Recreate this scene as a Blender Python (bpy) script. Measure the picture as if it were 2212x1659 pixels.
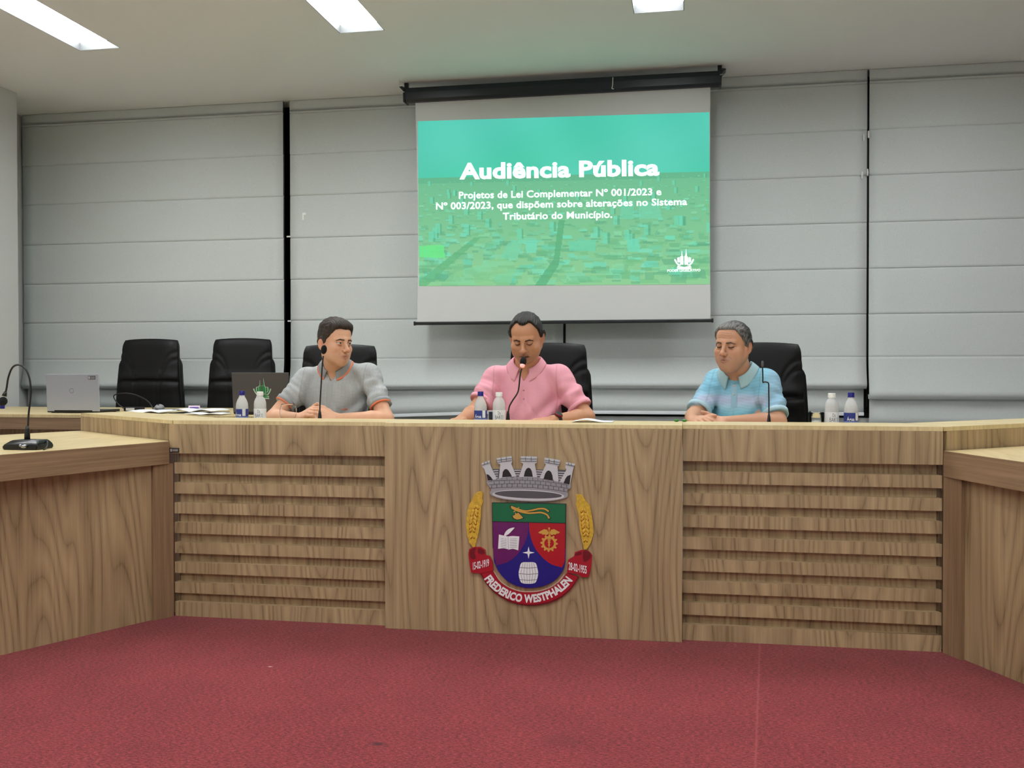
import bpy, bmesh, math, random
import numpy as np
from mathutils import Vector, Matrix, Euler

for _o in list(bpy.data.objects):
    bpy.data.objects.remove(_o, do_unlink=True)
scene = bpy.context.scene
COL = scene.collection
random.seed(7)
PI = math.pi

# ------------------------------------------------------------------ camera
cam_data = bpy.data.cameras.new('camera')
cam = bpy.data.objects.new('camera', cam_data)
COL.objects.link(cam)
cam_data.sensor_fit = 'HORIZONTAL'
cam_data.sensor_width = 36.0
cam_data.lens = 36.0 * 2100.0 / 2212.0
cam_data.clip_start = 0.05
cam_data.clip_end = 100
_r = Vector((0.98380655, 0.17922874, -0.00131627))
_u = Vector((-0.00116387, 0.01373197, 0.99990503))
_f = Vector((-0.17922979, 0.98371159, -0.0137182))
cam.matrix_world = Matrix(((_r.x, _u.x, -_f.x, 0.70358), (_r.y, _u.y, -_f.y, -4.33737),
                           (_r.z, _u.z, -_f.z, 1.18794), (0, 0, 0, 1)))
scene.camera = cam

# ------------------------------------------------------------------ light and exposure
PANEL_EMIT = 31.0           # lit diffusers of the ceiling panels
WASH_EMIT = 0.0
vs = scene.view_settings
vs.view_transform = 'Standard'
vs.look = 'None'
vs.exposure = 0.0
vs.gamma = 1.0
vs.use_curve_mapping = False
world = bpy.data.worlds.new('world')
scene.world = world
world.use_nodes = True
world.node_tree.nodes['Background'].inputs[0].default_value = (0.80, 0.86, 0.90, 1)
world.node_tree.nodes['Background'].inputs[1].default_value = 0.02

# ------------------------------------------------------------------ helpers: colour, materials
def lin(r, g, b):
    f = lambda c: ((c / 255.0) / 12.92) if c / 255.0 <= 0.04045 else (((c / 255.0) + 0.055) / 1.055) ** 2.4
    return (f(r), f(g), f(b), 1.0)

def new_mat(name):
    m = bpy.data.materials.new(name)
    m.use_nodes = True
    nt = m.node_tree
    return m, nt, nt.nodes['Principled BSDF']

def nd(nt, typ, **kw):
    n = nt.nodes.new(typ)
    for k, v in kw.items():
        setattr(n, k, v)
    return n

def setin(n, **kw):
    for k, v in kw.items():
        n.inputs[k.replace('_', ' ')].default_value = v

def ramp(nt, stops):
    n = nd(nt, 'ShaderNodeValToRGB')
    el = n.color_ramp.elements
    el[0].position, el[0].color = stops[0]
    el[1].position, el[1].color = stops[1]
    for p, c in stops[2:]:
        e = el.new(p)
        e.color = c
    return n

def plain(name, rgb, rough=0.5, metal=0.0, spec=0.5, bump=0.0, bscale=200.0, coat=0.0, var=0.0):
    m, nt, b = new_mat(name)
    b.inputs['Base Color'].default_value = lin(*rgb)
    b.inputs['Roughness'].default_value = rough
    b.inputs['Metallic'].default_value = metal
    b.inputs['Specular IOR Level'].default_value = spec
    b.inputs['Coat Weight'].default_value = coat
    if bump or var:
        tc = nd(nt, 'ShaderNodeTexCoord')
        nz = nd(nt, 'ShaderNodeTexNoise')
        nz.inputs['Scale'].default_value = bscale
        nz.inputs['Detail'].default_value = 3
        nt.links.new(tc.outputs['Object'], nz.inputs['Vector'])
        if bump:
            bp = nd(nt, 'ShaderNodeBump')
            bp.inputs['Strength'].default_value = bump
            bp.inputs['Distance'].default_value = 0.002
            nt.links.new(nz.outputs['Fac'], bp.inputs['Height'])
            nt.links.new(bp.outputs['Normal'], b.inputs['Normal'])
        if var:
            c = lin(*rgb)
            lo = tuple(x * (1 - var) for x in c[:3]) + (1,)
            hi = tuple(min(1, x * (1 + var)) for x in c[:3]) + (1,)
            rp = ramp(nt, [(0.3, lo), (0.7, hi)])
            nt.links.new(nz.outputs['Fac'], rp.inputs['Fac'])
            nt.links.new(rp.outputs['Color'], b.inputs['Base Color'])
    return m

def emit_mat(name, rgb, strength):
    m, nt, b = new_mat(name)
    b.inputs['Base Color'].default_value = (0.8, 0.8, 0.8, 1)
    b.inputs['Emission Color'].default_value = lin(*rgb)
    b.inputs['Emission Strength'].default_value = strength
    return m

def wood(name, dark, mid, light, rough=0.45, contrast=1.0, fine=1.0):
    """laminate with flame grain running along the v axis of the UV map (metres)"""
    m, nt, b = new_mat(name)
    L = nt.links.new
    uv = nd(nt, 'ShaderNodeUVMap')
    oi = nd(nt, 'ShaderNodeObjectInfo')
    off = nd(nt, 'ShaderNodeVectorMath', operation='MULTIPLY')
    comb = nd(nt, 'ShaderNodeCombineXYZ')
    L(oi.outputs['Random'], comb.inputs[0]); L(oi.outputs['Random'], comb.inputs[1])
    L(comb.outputs[0], off.inputs[0]); off.inputs[1].default_value = (7.3, 3.1, 0)
    add = nd(nt, 'ShaderNodeVectorMath', operation='ADD')
    L(uv.outputs[0], add.inputs[0]); L(off.outputs[0], add.inputs[1])
    def noise(sx, sy, scale, det=2.0, rgh=0.5):
        mp = nd(nt, 'ShaderNodeMapping')
        mp.inputs['Scale'].default_value = (sx, sy, 1)
        L(add.outputs[0], mp.inputs['Vector'])
        n = nd(nt, 'ShaderNodeTexNoise')
        n.inputs['Scale'].default_value = scale
        n.inputs['Detail'].default_value = det
        n.inputs['Roughness'].default_value = rgh
        L(mp.outputs[0], n.inputs['Vector'])
        return n.outputs['Fac']
    def math_(op, a, c=None, v=None):
        n = nd(nt, 'ShaderNodeMath', operation=op)
        for i, q in enumerate((a, c if c is not None else v)):
            if q is None:
                continue
            if isinstance(q, (int, float)):
                n.inputs[i].default_value = q
            else:
                L(q, n.inputs[i])
        return n.outputs[0]
    field = noise(3.6, 0.40, 1.0, 1.5, 0.3)
    rings = math_('PINGPONG', math_('MULTIPLY', field, v=24.0), v=0.5)      # contour lines of a stretched field
    rings = math_('POWER', math_('MULTIPLY', rings, v=2.0), v=0.45)
    mask = noise(6.0, 0.5, 1.0, 2.0)
    rings = math_('MULTIPLY', rings, math_('MULTIPLY', mask, v=2.0))
    streak = noise(85, 1.3, 1.0, 3.0, 0.65)
    broad = noise(7, 0.6, 1.0, 2.0)
    pores = noise(420, 9, 1.0, 2.0, 0.7)
    s = math_('ADD', math_('MULTIPLY', rings, v=0.36 * contrast), math_('MULTIPLY', streak, v=0.62 * fine))
    s = math_('ADD', s, math_('MULTIPLY', broad, v=0.38))
    s = math_('ADD', s, math_('MULTIPLY', pores, v=0.22 * fine))
    s = math_('SUBTRACT', s, v=0.31)
    rp = ramp(nt, [(0.20, lin(*dark)), (0.80, lin(*light)), (0.46, lin(*mid))])
    L(s, rp.inputs['Fac'])
    L(rp.outputs['Color'], b.inputs['Base Color'])
    b.inputs['Roughness'].default_value = rough
    bp = nd(nt, 'ShaderNodeBump')
    bp.inputs['Strength'].default_value = 0.15
    bp.inputs['Distance'].default_value = 0.001
    L(pores, bp.inputs['Height']); L(bp.outputs['Normal'], b.inputs['Normal'])
    return m

# ------------------------------------------------------------------ helpers: objects
def props(o, label=None, cat=None, group=None, kind=None):
    if label: o['label'] = label
    if cat: o['category'] = cat
    if group: o['group'] = group
    if kind: o['kind'] = kind
    return o

def empty(name, loc=(0, 0, 0), label=None, cat=None, group=None, rz=0.0):
    o = bpy.data.objects.new(name, None)
    o.empty_display_size = 0.05
    COL.objects.link(o)
    o.location = loc
    o.rotation_euler = (0, 0, rz)
    return props(o, label, cat, group)

def obj(name, bm, mats, parent=None, smooth=False, angle=None):
    """bm -> ONE linked mesh object (coordinates are in the parent's frame)"""
    if isinstance(bm, bmesh.types.BMesh):
        me = bpy.data.meshes.new(name)
        bmesh.ops.recalc_face_normals(bm, faces=bm.faces)
        bm.to_mesh(me)
        bm.free()
    else:
        me = bm
    if not isinstance(mats, (list, tuple)):
        mats = [mats]
    for m in mats:
        me.materials.append(m)
    if smooth:
        me.polygons.foreach_set('use_smooth', [True] * len(me.polygons))
    if angle is not None:
        me.polygons.foreach_set('use_smooth', [True] * len(me.polygons))
        try:
            me.set_sharp_from_angle(angle=math.radians(angle))
        except Exception:
            pass
    o = bpy.data.objects.new(name, me)
    COL.objects.link(o)
    if parent is not None:
        o.parent = parent
    return o

def copy_tree(o, parent=None):
    c = o.copy()
    COL.objects.link(c)
    c.parent = parent
    for ch in list(o.children):
        copy_tree(ch, c)
    return c

def box(bm, lo, hi, bevel=0.0, M=None, seg=2):
    vs_ = [bm.verts.new((x, y, z)) for x in (lo[0], hi[0]) for y in (lo[1], hi[1]) for z in (lo[2], hi[2])]
    idx = [(0, 1, 3, 2), (4, 6, 7, 5), (0, 4, 5, 1), (2, 3, 7, 6), (0, 2, 6, 4), (1, 5, 7, 3)]
    fs = [bm.faces.new([vs_[i] for i in q]) for q in idx]
    if bevel:
        es = list({e for f in fs for e in f.edges})
        r = bmesh.ops.bevel(bm, geom=es, offset=bevel, segments=seg, affect='EDGES', profile=0.5)
        vs_ = list({v for f in r['faces'] for v in f.verts} | {v for v in vs_ if v.is_valid})
    if M is not None:
        bmesh.ops.transform(bm, matrix=M, verts=[v for v in vs_ if v.is_valid])
    return vs_

def BOX(lo, hi, bevel=0.0, M=None):
    bm = bmesh.new()
    box(bm, lo, hi, bevel, M)
    return bm

def prism(bm, pts, z0, z1):
    """polygon in xy extruded from z0 to z1"""
    n = len(pts)
    a = [bm.verts.new((p[0], p[1], z0)) for p in pts]
    c = [bm.verts.new((p[0], p[1], z1)) for p in pts]
    bm.faces.new(a[::-1]); bm.faces.new(c)
    for i in range(n):
        bm.faces.new((a[i], a[(i + 1) % n], c[(i + 1) % n], c[i]))
    return a + c

def PRISM(pts, z0, z1):
    bm = bmesh.new()
    prism(bm, pts, z0, z1)
    return bm

def lathe(bm, prof, n=32, center=(0, 0, 0), closed=True):
    """prof: list of (r, z)"""
    rings = []
    cx, cy, cz = center
    for r, z in prof:
        if r < 1e-6:
            rings.append([bm.verts.new((cx, cy, cz + z))])
        else:
            rings.append([bm.verts.new((cx + r * math.cos(2 * PI * i / n), cy + r * math.sin(2 * PI * i / n), cz + z)) for i in range(n)])
    for a, c in zip(rings[:-1], rings[1:]):
        for i in range(n):
            j = (i + 1) % n
            if len(a) == 1 and len(c) == 1:
                continue
            if len(a) == 1:
                bm.faces.new((a[0], c[i], c[j]))
            elif len(c) == 1:
                bm.faces.new((a[i], a[j], c[0]))
            else:
                bm.faces.new((a[i], a[j], c[j], c[i]))
    if closed:
        if len(rings[0]) > 1: bm.faces.new(rings[0][::-1])
        if len(rings[-1]) > 1: bm.faces.new(rings[-1])

def LATHE(prof, n=32, center=(0, 0, 0), closed=True):
    bm = bmesh.new()
    lathe(bm, prof, n, center, closed)
    return bm

def catmull(pts, per=8):
    P = [Vector(p) for p in pts]
    P = [P[0] * 2 - P[1]] + P + [P[-1] * 2 - P[-2]]
    out = []
    for i in range(1, len(P) - 2):
        p0, p1, p2, p3 = P[i - 1:i + 3]
        for k in range(per):
            t = k / per
            out.append(0.5 * ((2 * p1) + (p2 - p0) * t + (2 * p0 - 5 * p1 + 4 * p2 - p3) * t * t + (3 * p1 - p0 - 3 * p2 + p3) * t ** 3))
    out.append(P[-2].copy())
    return out

def tube(bm, pts, rad, n=10, smooth=True, per=8, caps=True):
    P = catmull(pts, per) if smooth and len(pts) > 2 else [Vector(p) for p in pts]
    m = len(P)
    rads = [rad] * m if not isinstance(rad, (list, tuple)) else \
        [float(np.interp(i / max(1, m - 1), np.linspace(0, 1, len(rad)), rad)) for i in range(m)]
    up = Vector((0, 0, 1))
    T0 = (P[1] - P[0]).normalized()
    if abs(T0.dot(up)) > 0.9: up = Vector((1, 0, 0))
    N = T0.cross(up).normalized()
    rings = []
    for i in range(m):
        T = (P[min(i + 1, m - 1)] - P[max(i - 1, 0)]).normalized()
        N = (N - T * N.dot(T)).normalized()
        B = T.cross(N)
        rings.append([bm.verts.new(P[i] + (N * math.cos(2 * PI * k / n) + B * math.sin(2 * PI * k / n)) * rads[i]) for k in range(n)])
    for a, c in zip(rings[:-1], rings[1:]):
        for k in range(n):
            bm.faces.new((a[k], a[(k + 1) % n], c[(k + 1) % n], c[k]))
    if caps:
        bm.faces.new(rings[0][::-1]); bm.faces.new(rings[-1])

def TUBE(pts, rad, n=10, smooth=True, per=8):
    bm = bmesh.new()
    tube(bm, pts, rad, n, smooth, per)
    return bm

def ellipsoid(bm, c, r, nu=20, nv=12, M=None):
    res = bmesh.ops.create_uvsphere(bm, u_segments=nu, v_segments=nv, radius=1.0)
    T = Matrix.Translation(c) @ (M.to_4x4() if M is not None else Matrix.Identity(4)) @ Matrix.Diagonal((r[0], r[1], r[2], 1))
    bmesh.ops.transform(bm, matrix=T, verts=res['verts'])

def ELL(c, r, nu=20, nv=12, M=None):
    bm = bmesh.new()
    ellipsoid(bm, c, r, nu, nv, M)
    return bm

def boxuv(o, grain='z', swap_top=None):
    """UVs in metres: v runs along the grain. grain 'z' vertical, 'h' horizontal along the panel"""
    me = o.data
    uvl = me.uv_layers.get('UVMap') or me.uv_layers.new(name='UVMap')
    for p in me.polygons:
        n = p.normal
        t = Vector((-n.y, n.x, 0))
        top = t.length < 0.3
        if not top: t.normalize()
        for li in p.loop_indices:
            co = me.vertices[me.loops[li].vertex_index].co
            if top:
                uv = (co.y, co.x) if swap_top != 'y' else (co.x, co.y)
            else:
                a, z = co.x * t.x + co.y * t.y, co.z
                uv = (a, z) if grain == 'z' else (z, a)
            uvl.data[li].uv = uv
    return o

def text_mesh(s, size=1.0, bold=0.0, extrude=0.0, align='CENTER', space=1.0, res=4):
    """returns (verts Nx3 array, faces) of text laid in the xy plane"""
    cu = bpy.data.curves.new('lettering_source', 'FONT')
    cu.body = s
    cu.size = size
    cu.offset = bold
    cu.extrude = extrude
    cu.align_x = align
    cu.space_character = space
    cu.resolution_u = res
    o = bpy.data.objects.new('lettering_source', cu)
    COL.objects.link(o)
    dg = bpy.context.evaluated_depsgraph_get()
    dg.update()
    me = o.evaluated_get(dg).to_mesh()
    V = np.array([v.co[:] for v in me.vertices]).reshape(-1, 3)
    F = [tuple(p.vertices) for p in me.polygons]
    o.evaluated_get(dg).to_mesh_clear()
    bpy.data.objects.remove(o, do_unlink=True)
    bpy.data.curves.remove(cu)
    return V, F

def mesh_from(name, V, F):
    me = bpy.data.meshes.new(name)
    me.from_pydata([tuple(v) for v in V], [], [tuple(f) for f in F])
    me.update()
    return me
# ================================================================== materials of the room and joinery
M_WOOD = wood('oak_laminate', (112, 90, 62), (160, 136, 101), (188, 163, 124))
M_WOODTOP = wood('toplit_oak_laminate', (206, 186, 136), (228, 208, 158), (238, 220, 172), contrast=0.5, fine=0.8, rough=0.35)  # oak of the tops, lightened in its colour for the light from above
M_WOODRED = wood('apron_laminate', (128, 102, 75), (158, 130, 99), (178, 150, 118), contrast=0.25)
M_EDGE = plain('edge_band', (206, 182, 140), 0.45)
M_GREYWALL = plain('grey_wall_paint', (205, 207, 206), 0.8, bump=0.1, bscale=300)
M_HALLWALL = plain('hall_wall_paint', (168, 168, 164), 0.85)
M_CEIL = plain('ceiling_paint', (236, 236, 232), 0.9, bump=0.05, bscale=120)
M_BLACK = plain('black_plastic', (14, 14, 16), 0.4)
M_NIGHT = plain('night_glass', (6, 7, 9), 0.12)
M_ALU = plain('white_aluminium', (222, 226, 228), 0.35)

def carpet_mat():
    m, nt, b = new_mat('red_carpet')
    L = nt.links.new
    g = nd(nt, 'ShaderNodeNewGeometry')
    def noise(scale, det, sc=(1, 1, 1)):
        mp = nd(nt, 'ShaderNodeMapping'); mp.inputs['Scale'].default_value = sc
        L(g.outputs['Position'], mp.inputs['Vector'])
        n = nd(nt, 'ShaderNodeTexNoise'); n.inputs['Scale'].default_value = scale
        n.inputs['Detail'].default_value = det; n.inputs['Roughness'].default_value = 0.65
        L(mp.outputs[0], n.inputs['Vector']); return n.outputs['Fac']
    def mth(op, a, c):
        n = nd(nt, 'ShaderNodeMath', operation=op)
        for i, q in enumerate((a, c)):
            if isinstance(q, (int, float)): n.inputs[i].default_value = q
            else: L(q, n.inputs[i])
        return n.outputs[0]
    fibre = noise(260, 4, (0.55, 1.0, 1))
    clump = noise(70, 3, (0.5, 1.2, 1))
    wear = noise(3.0, 4)
    fine_ = noise(130, 3, (0.5, 1.3, 1))
    s = mth('ADD', mth('MULTIPLY', fibre, 0.50), mth('MULTIPLY', fine_, 0.75))
    s = mth('ADD', s, mth('MULTIPLY', wear, 0.12))
    s = mth('SUBTRACT', mth('MULTIPLY', s, 1.25), 0.275)
    rp = ramp(nt, [(0.40, lin(80, 17, 24)), (0.80, lin(180, 74, 77)), (0.58, lin(132, 38, 44))])
    L(s, rp.inputs['Fac'])
    col = rp.outputs['Color']
    # worn stains with a shape of their own, and a seam between two lengths of carpet
    pos = nd(nt, 'ShaderNodeSeparateXYZ'); L(g.outputs['Position'], pos.inputs[0])
    def spot(cx, cy, rx, ry, soft=0.6):
        dx = mth('DIVIDE', mth('SUBTRACT', pos.outputs[0], cx), rx)
        dy = mth('DIVIDE', mth('SUBTRACT', pos.outputs[1], cy), ry)
        d = mth('SQRT', mth('ADD', mth('MULTIPLY', dx, dx), mth('MULTIPLY', dy, dy)), 0)
        d = mth('ADD', d, mth('MULTIPLY', mth('SUBTRACT', clump, 0.5), 1.6))
        n = nd(nt, 'ShaderNodeMapRange'); n.inputs[1].default_value = 1.0 - soft; n.inputs[2].default_value = 1.0 + soft
        n.inputs[3].default_value = 1.0; n.inputs[4].default_value = 0.0
        L(d, n.inputs[0]); return n.outputs[0]
    def over(fac, rgb, amount):
        nonlocal col
        mx = nd(nt, 'ShaderNodeMix', data_type='RGBA')
        L(mth('MULTIPLY', fac, amount), mx.inputs['Factor'])
        L(col, mx.inputs['A']); mx.inputs['B'].default_value = lin(*rgb)
        col = mx.outputs['Result']
    for (cx, cy, rx, ry, rgb, am) in STAINS:
        over(spot(cx, cy, rx, ry), rgb, am)
    seam = mth('ABSOLUTE', mth('SUBTRACT', pos.outputs[0], mth('ADD', mth('ADD', 1.0072, mth('MULTIPLY', pos.outputs[1], 0.0785)), mth('MULTIPLY', mth('SUBTRACT', clump, 0.5), 0.014))), 0)
    sm = nd(nt, 'ShaderNodeMapRange'); sm.inputs[1].default_value = 0.0; sm.inputs[2].default_value = 0.006
    sm.inputs[3].default_value = 1.0; sm.inputs[4].default_value = 0.0
    L(seam, sm.inputs[0]); over(sm.outputs[0], (196, 100, 100), 0.35)
    L(col, b.inputs['Base Color'])
    b.inputs['Roughness'].default_value = 1.0
    b.inputs['Specular IOR Level'].default_value = 0.1
    b.inputs['Sheen Weight'].default_value = 0.15
    bp = nd(nt, 'ShaderNodeBump'); bp.inputs['Strength'].default_value = 0.7; bp.inputs['Distance'].default_value = 0.006
    L(fibre, bp.inputs['Height']); L(bp.outputs['Normal'], b.inputs['Normal'])
    return m
M_DAIS = plain('grey_platform_floor', (150, 148, 144), 0.6)
STAINS = [(-.268, -1.384, 0.022, 0.012, (56, 16, 24), 0.85), (-.235, -1.398, 0.008, 0.006, (60, 18, 26), 0.7),
          (.305, -1.254, 0.06, 0.05, (92, 30, 38), 0.35), (-.952, -.684, 0.007, 0.005, (226, 190, 186), 0.85)]
M_CARPET = carpet_mat()

def fabric_mat(name, rgb, bump=0.12, scale=700):
    m, nt, b = new_mat(name)
    L = nt.links.new
    tc = nd(nt, 'ShaderNodeTexCoord')
    def noise(sc, det, s=(1, 1, 1)):
        mp = nd(nt, 'ShaderNodeMapping'); mp.inputs['Scale'].default_value = s
        L(tc.outputs['Object'], mp.inputs[0])
        n = nd(nt, 'ShaderNodeTexNoise'); n.inputs['Scale'].default_value = sc; n.inputs['Detail'].default_value = det
        L(mp.outputs[0], n.inputs['Vector']); return n
    a = noise(scale, 2, (1, 1, 0.35)); c = noise(scale, 2, (0.35, 1, 1))
    ad = nd(nt, 'ShaderNodeMath', operation='ADD'); L(a.outputs['Fac'], ad.inputs[0]); L(c.outputs['Fac'], ad.inputs[1])
    k = lin(*rgb)
    rp = ramp(nt, [(0.7, tuple(x * 0.86 for x in k[:3]) + (1,)), (1.3, tuple(min(1, x * 1.12) for x in k[:3]) + (1,))])
    dv = nd(nt, 'ShaderNodeMath', operation='MULTIPLY'); dv.inputs[1].default_value = 0.5; L(ad.outputs[0], dv.inputs[0])
    rp.color_ramp.elements[0].position = 0.35; rp.color_ramp.elements[1].position = 0.65
    L(dv.outputs[0], rp.inputs['Fac']); L(rp.outputs['Color'], b.inputs['Base Color'])
    b.inputs['Roughness'].default_value = 0.85
    b.inputs['Specular IOR Level'].default_value = 0.2
    bp = nd(nt, 'ShaderNodeBump'); bp.inputs['Strength'].default_value = bump; bp.inputs['Distance'].default_value = 0.001
    L(ad.outputs[0], bp.inputs['Height']); L(bp.outputs['Normal'], b.inputs['Normal'])
    return m
M_BLIND = fabric_mat('grey_blind_fabric', (207, 213, 211))

# ================================================================== room shell
CEIL = 3.46
WALL_Y = 3.52
def structure(o, label=None):
    o['kind'] = 'structure'
    if label: o['label'] = label
    return o

structure(obj('floor', BOX((-6.2, -2.6, -0.1), (6.2, 3.7, 0.0)), M_CARPET), 'worn red carpet floor')
M_BOUNCE = plain('pale_bounce_floor', (196, 197, 195), 0.5, var=0.04, bscale=5)
structure(obj('floor_bounce', BOX((-6.2, -7.2, -0.1), (6.2, -2.6, -0.002)), M_BOUNCE), 'unseen pale floor added to bounce light onto the ceiling')  # made-up floor out of view, pale to brighten the ceiling neutrally
# raised platform behind the front row of desks
structure(obj('floor_platform', PRISM([(-5.0, 1.2), (-2.6, 0.85), (-1.70, 0.1), (1.70, 0.1), (2.75, 0.95), (5.4, 3.0), (5.4, 3.5), (-5.0, 3.5)], 0.0, 0.15), M_DAIS),
          'raised grey platform behind the front desks')
# the back wall: low grey parapet, dark windows of the night outside above it
structure(obj('wall_back', BOX((-6.2, 3.5, 0.0), (6.2, 3.7, 0.82)), M_GREYWALL), 'low grey parapet below the blinds')
for i, (a, b_) in enumerate(((-5.14, -2.63), (-2.63, -0.28), (-0.28, 2.03), (2.03, 5.4))):
    w = bmesh.new(); box(w, (a + 0.02, 3.60, 0.82), (b_ - 0.02, 3.62, CEIL))
    win = structure(obj('window_%d' % (i + 1), w, M_NIGHT), 'dark window pane behind the grey blinds')
    fr = bmesh.new()
    box(fr, (a, 3.58, 0.82), (a + 0.03, 3.66, CEIL)); box(fr, (b_ - 0.03, 3.58, 0.82), (b_, 3.66, CEIL)); box(fr, (a + 0.03, 3.58, 0.82), (b_ - 0.03, 3.66, 0.85))
    obj('window_frame', fr, M_BLACK, win)
structure(obj('wall_right', BOX((6.0, -7.2, 0), (6.2, 3.7, CEIL)), M_GREYWALL), 'plain grey side wall')
structure(obj('wall_left', BOX((-5.4, -7.2, 0), (-5.14, 3.7, CEIL)), M_GREYWALL), 'plain grey side wall beside the first blind')
wm = bmesh.new(); box(wm, (-5.14, 1.2, 0), (-4.70, 2.78, CEIL), 0.004)
structure(obj('trim_1', wm, M_GREYWALL), 'grey pilaster at the corner of the room')
structure(obj('wall_front', BOX((-6.2, -7.2, 0), (6.2, -7.0, CEIL)), M_HALLWALL), 'plain wall across from the desks')

# ------------------------------------------------------------------ ceiling with openings for the recessed panels
LX = [-3.39, -1.455, 0.512, 2.50]
HW = 0.158
LY = [(0.68, 1.925), (-2.75, -1.505), (-6.00, -4.755)]
xs_ = sorted([-6.2, 6.2] + [x + s * HW for x in LX for s in (-1, 1)])
ys_ = sorted([-7.2, 3.7] + [y for ab in LY for y in ab])
cb = bmesh.new()
cv = {}
for zz in (CEIL, CEIL + 0.25):
    for x in xs_:
        for y in ys_:
            cv[(x, y, zz)] = cb.verts.new((x, y, zz))
def is_hole(x0, x1, y0, y1):
    return any(abs((x0 + x1) / 2 - x) < HW for x in LX) and any(a <= (y0 + y1) / 2 <= b for a, b in LY)
for i in range(len(xs_) - 1):
    for j in range(len(ys_) - 1):
        q = [(xs_[i], ys_[j]), (xs_[i + 1], ys_[j]), (xs_[i + 1], ys_[j + 1]), (xs_[i], ys_[j + 1])]
        cb.faces.new([cv[(x, y, CEIL + 0.25)] for x, y in q])
        if not is_hole(xs_[i], xs_[i + 1], ys_[j], ys_[j + 1]):
            cb.faces.new([cv[(x, y, CEIL)] for x, y in q][::-1])
bmesh.ops.delete(cb, geom=[v for v in cb.verts if not v.link_faces], context='VERTS')
structure(obj('ceiling', cb, M_CEIL), 'plain off-white plaster ceiling')

M_DIFF = emit_mat('lit_diffuser', (250, 253, 255), PANEL_EMIT)
M_LFRAME = plain('grey_light_frame', (58, 60, 60), 0.7)
def light_panel():
    r = empty('ceiling_light')
    D, hl, t = 0.065, (LY[0][1] - LY[0][0]) / 2, 0.004
    f = bmesh.new()
    box(f, (-HW, -hl, 0), (-HW + t, hl, D)); box(f, (HW - t, -hl, 0), (HW, hl, D))
    box(f, (-HW + t, -hl, 0), (HW - t, -hl + t, D)); box(f, (-HW + t, hl - t, 0), (HW - t, hl, D))
    obj('frame', f, M_LFRAME, r)
    obj('diffuser', BOX((-HW + t, -hl + t, D - 0.008), (HW - t, hl - t, D)), M_DIFF, r)
    return r
proto = light_panel()
where = ['far left above the empty chairs', 'left of the middle above the speaker in grey', 'just right of the middle, cut by the top of the frame', 'at the right-hand side of the ceiling']
for j, (ya, yb) in enumerate(LY):
    for i, x in enumerate(LX):
        o = proto if (i == 0 and j == 0) else copy_tree(proto)
        o.location = (x, (ya + yb) / 2, CEIL)
        if j == 0 and i < 3:
            lab = ['lit rectangular ceiling panel nearest the left-hand wall', 'lit rectangular ceiling panel above the person in grey, left of the screen',
                   'lit rectangular ceiling panel over the projection screen'][i]
        else:
            lab = 'lit rectangular ceiling panel over the hall, out of the picture'
        props(o, lab, 'ceiling light', 'recessed ceiling panels')

# ================================================================== desks
TOPZ, WORKZ, LOWZ = 0.95, 0.872, 0.85
def part(name, bm, mat, parent, grain='z', swap=None, **kw):
    return boxuv(obj(name, bm, mat, parent, **kw), grain, swap)

def slatted_desk(x0, x1, label, side):
    r = empty('slatted_desk', (0, 0, 0), label, 'desk', 'slat-fronted council desks')
    fx0, fx1 = (x0 - 0.022, x1) if side < 0 else (x0, x1)
    k = math.tan(0.5 * (math.atan2(0.5771, 0.8166) if side < 0 else math.atan2(0.633, 0.774)))
    def mitre(ya, yb, za, zb, ext=0.0):                       # plan mitred where the angled desk joins
        xo, xi = (x0, x1) if side < 0 else (x1, x0)
        q = lambda y: xo - side * (max(0, y + 0.012) * k + 0.003 - ext)
        return PRISM([(q(ya), ya), (xi, ya), (xi, yb), (q(yb), yb)], za, zb)
    part('fascia', BOX((fx0, -0.012, 0.79), (fx1 - (0.002 if side > 0 else 0), 0.02, TOPZ - 0.0186), 0.0015), M_WOOD, r)
    part('back_panel', mitre(0.0275, 0.05, 0.0, TOPZ - 0.0186), M_WOOD, r)
    for i in range(8):
        z = 0.6915 - 0.0965 * i
        z0 = z if i < 7 else 0.0
        part('slat', mitre(0.0, 0.027, z0, z + 0.054, 0.0055), M_WOOD, r)
    part('cap_ledge', mitre(-0.012, 0.28, TOPZ - 0.018, TOPZ), M_WOODTOP, r)
    part('riser', mitre(0.262, 0.28, WORKZ, TOPZ - 0.018), M_WOOD, r)
    part('worktop', mitre(0.0505, 0.60, WORKZ - 0.025, WORKZ), M_WOODTOP, r)
    return r
dL = slatted_desk(-1.752, -0.676, 'oak desk with horizontal slats on its front, below the person in grey and two bottles', -1)
dR = slatted_desk(0.676, 1.752, 'oak desk with horizontal slats on its front, below the person in light blue', 1)
dC = empty('central_desk', (0, 0, 0), 'oak central desk with a plain tall front carrying the coat of arms', 'desk')
part('front_panel', BOX((-0.675, -0.045, 0.0), (0.675, -0.015, TOPZ - 0.018), 0.0015), M_WOOD, dC)
part('cap_ledge', BOX((-0.675, -0.045, TOPZ - 0.018), (0.675, 0.28, TOPZ), 0.0015), M_WOODTOP, dC)
part('riser', BOX((-0.675, 0.262, WORKZ), (0.675, 0.28, TOPZ - 0.018)), M_WOOD, dC)
part('worktop', BOX((-0.675, -0.015, WORKZ - 0.025), (0.675, 0.60, WORKZ), 0.0015), M_WOODTOP, dC)
tg = bmesh.new(); box(tg, (-1.768, -0.0155, 0.795), (-1.718, -0.012, 0.817), 0.001)
pl = obj('asset_tag', tg, plain('dark_tag_metal', (44, 42, 42), 0.35, 0.5), dL)
tb = bmesh.new(); box(tb, (-1.764, -0.0162, 0.799), (-1.754, -0.0155, 0.813))
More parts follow.
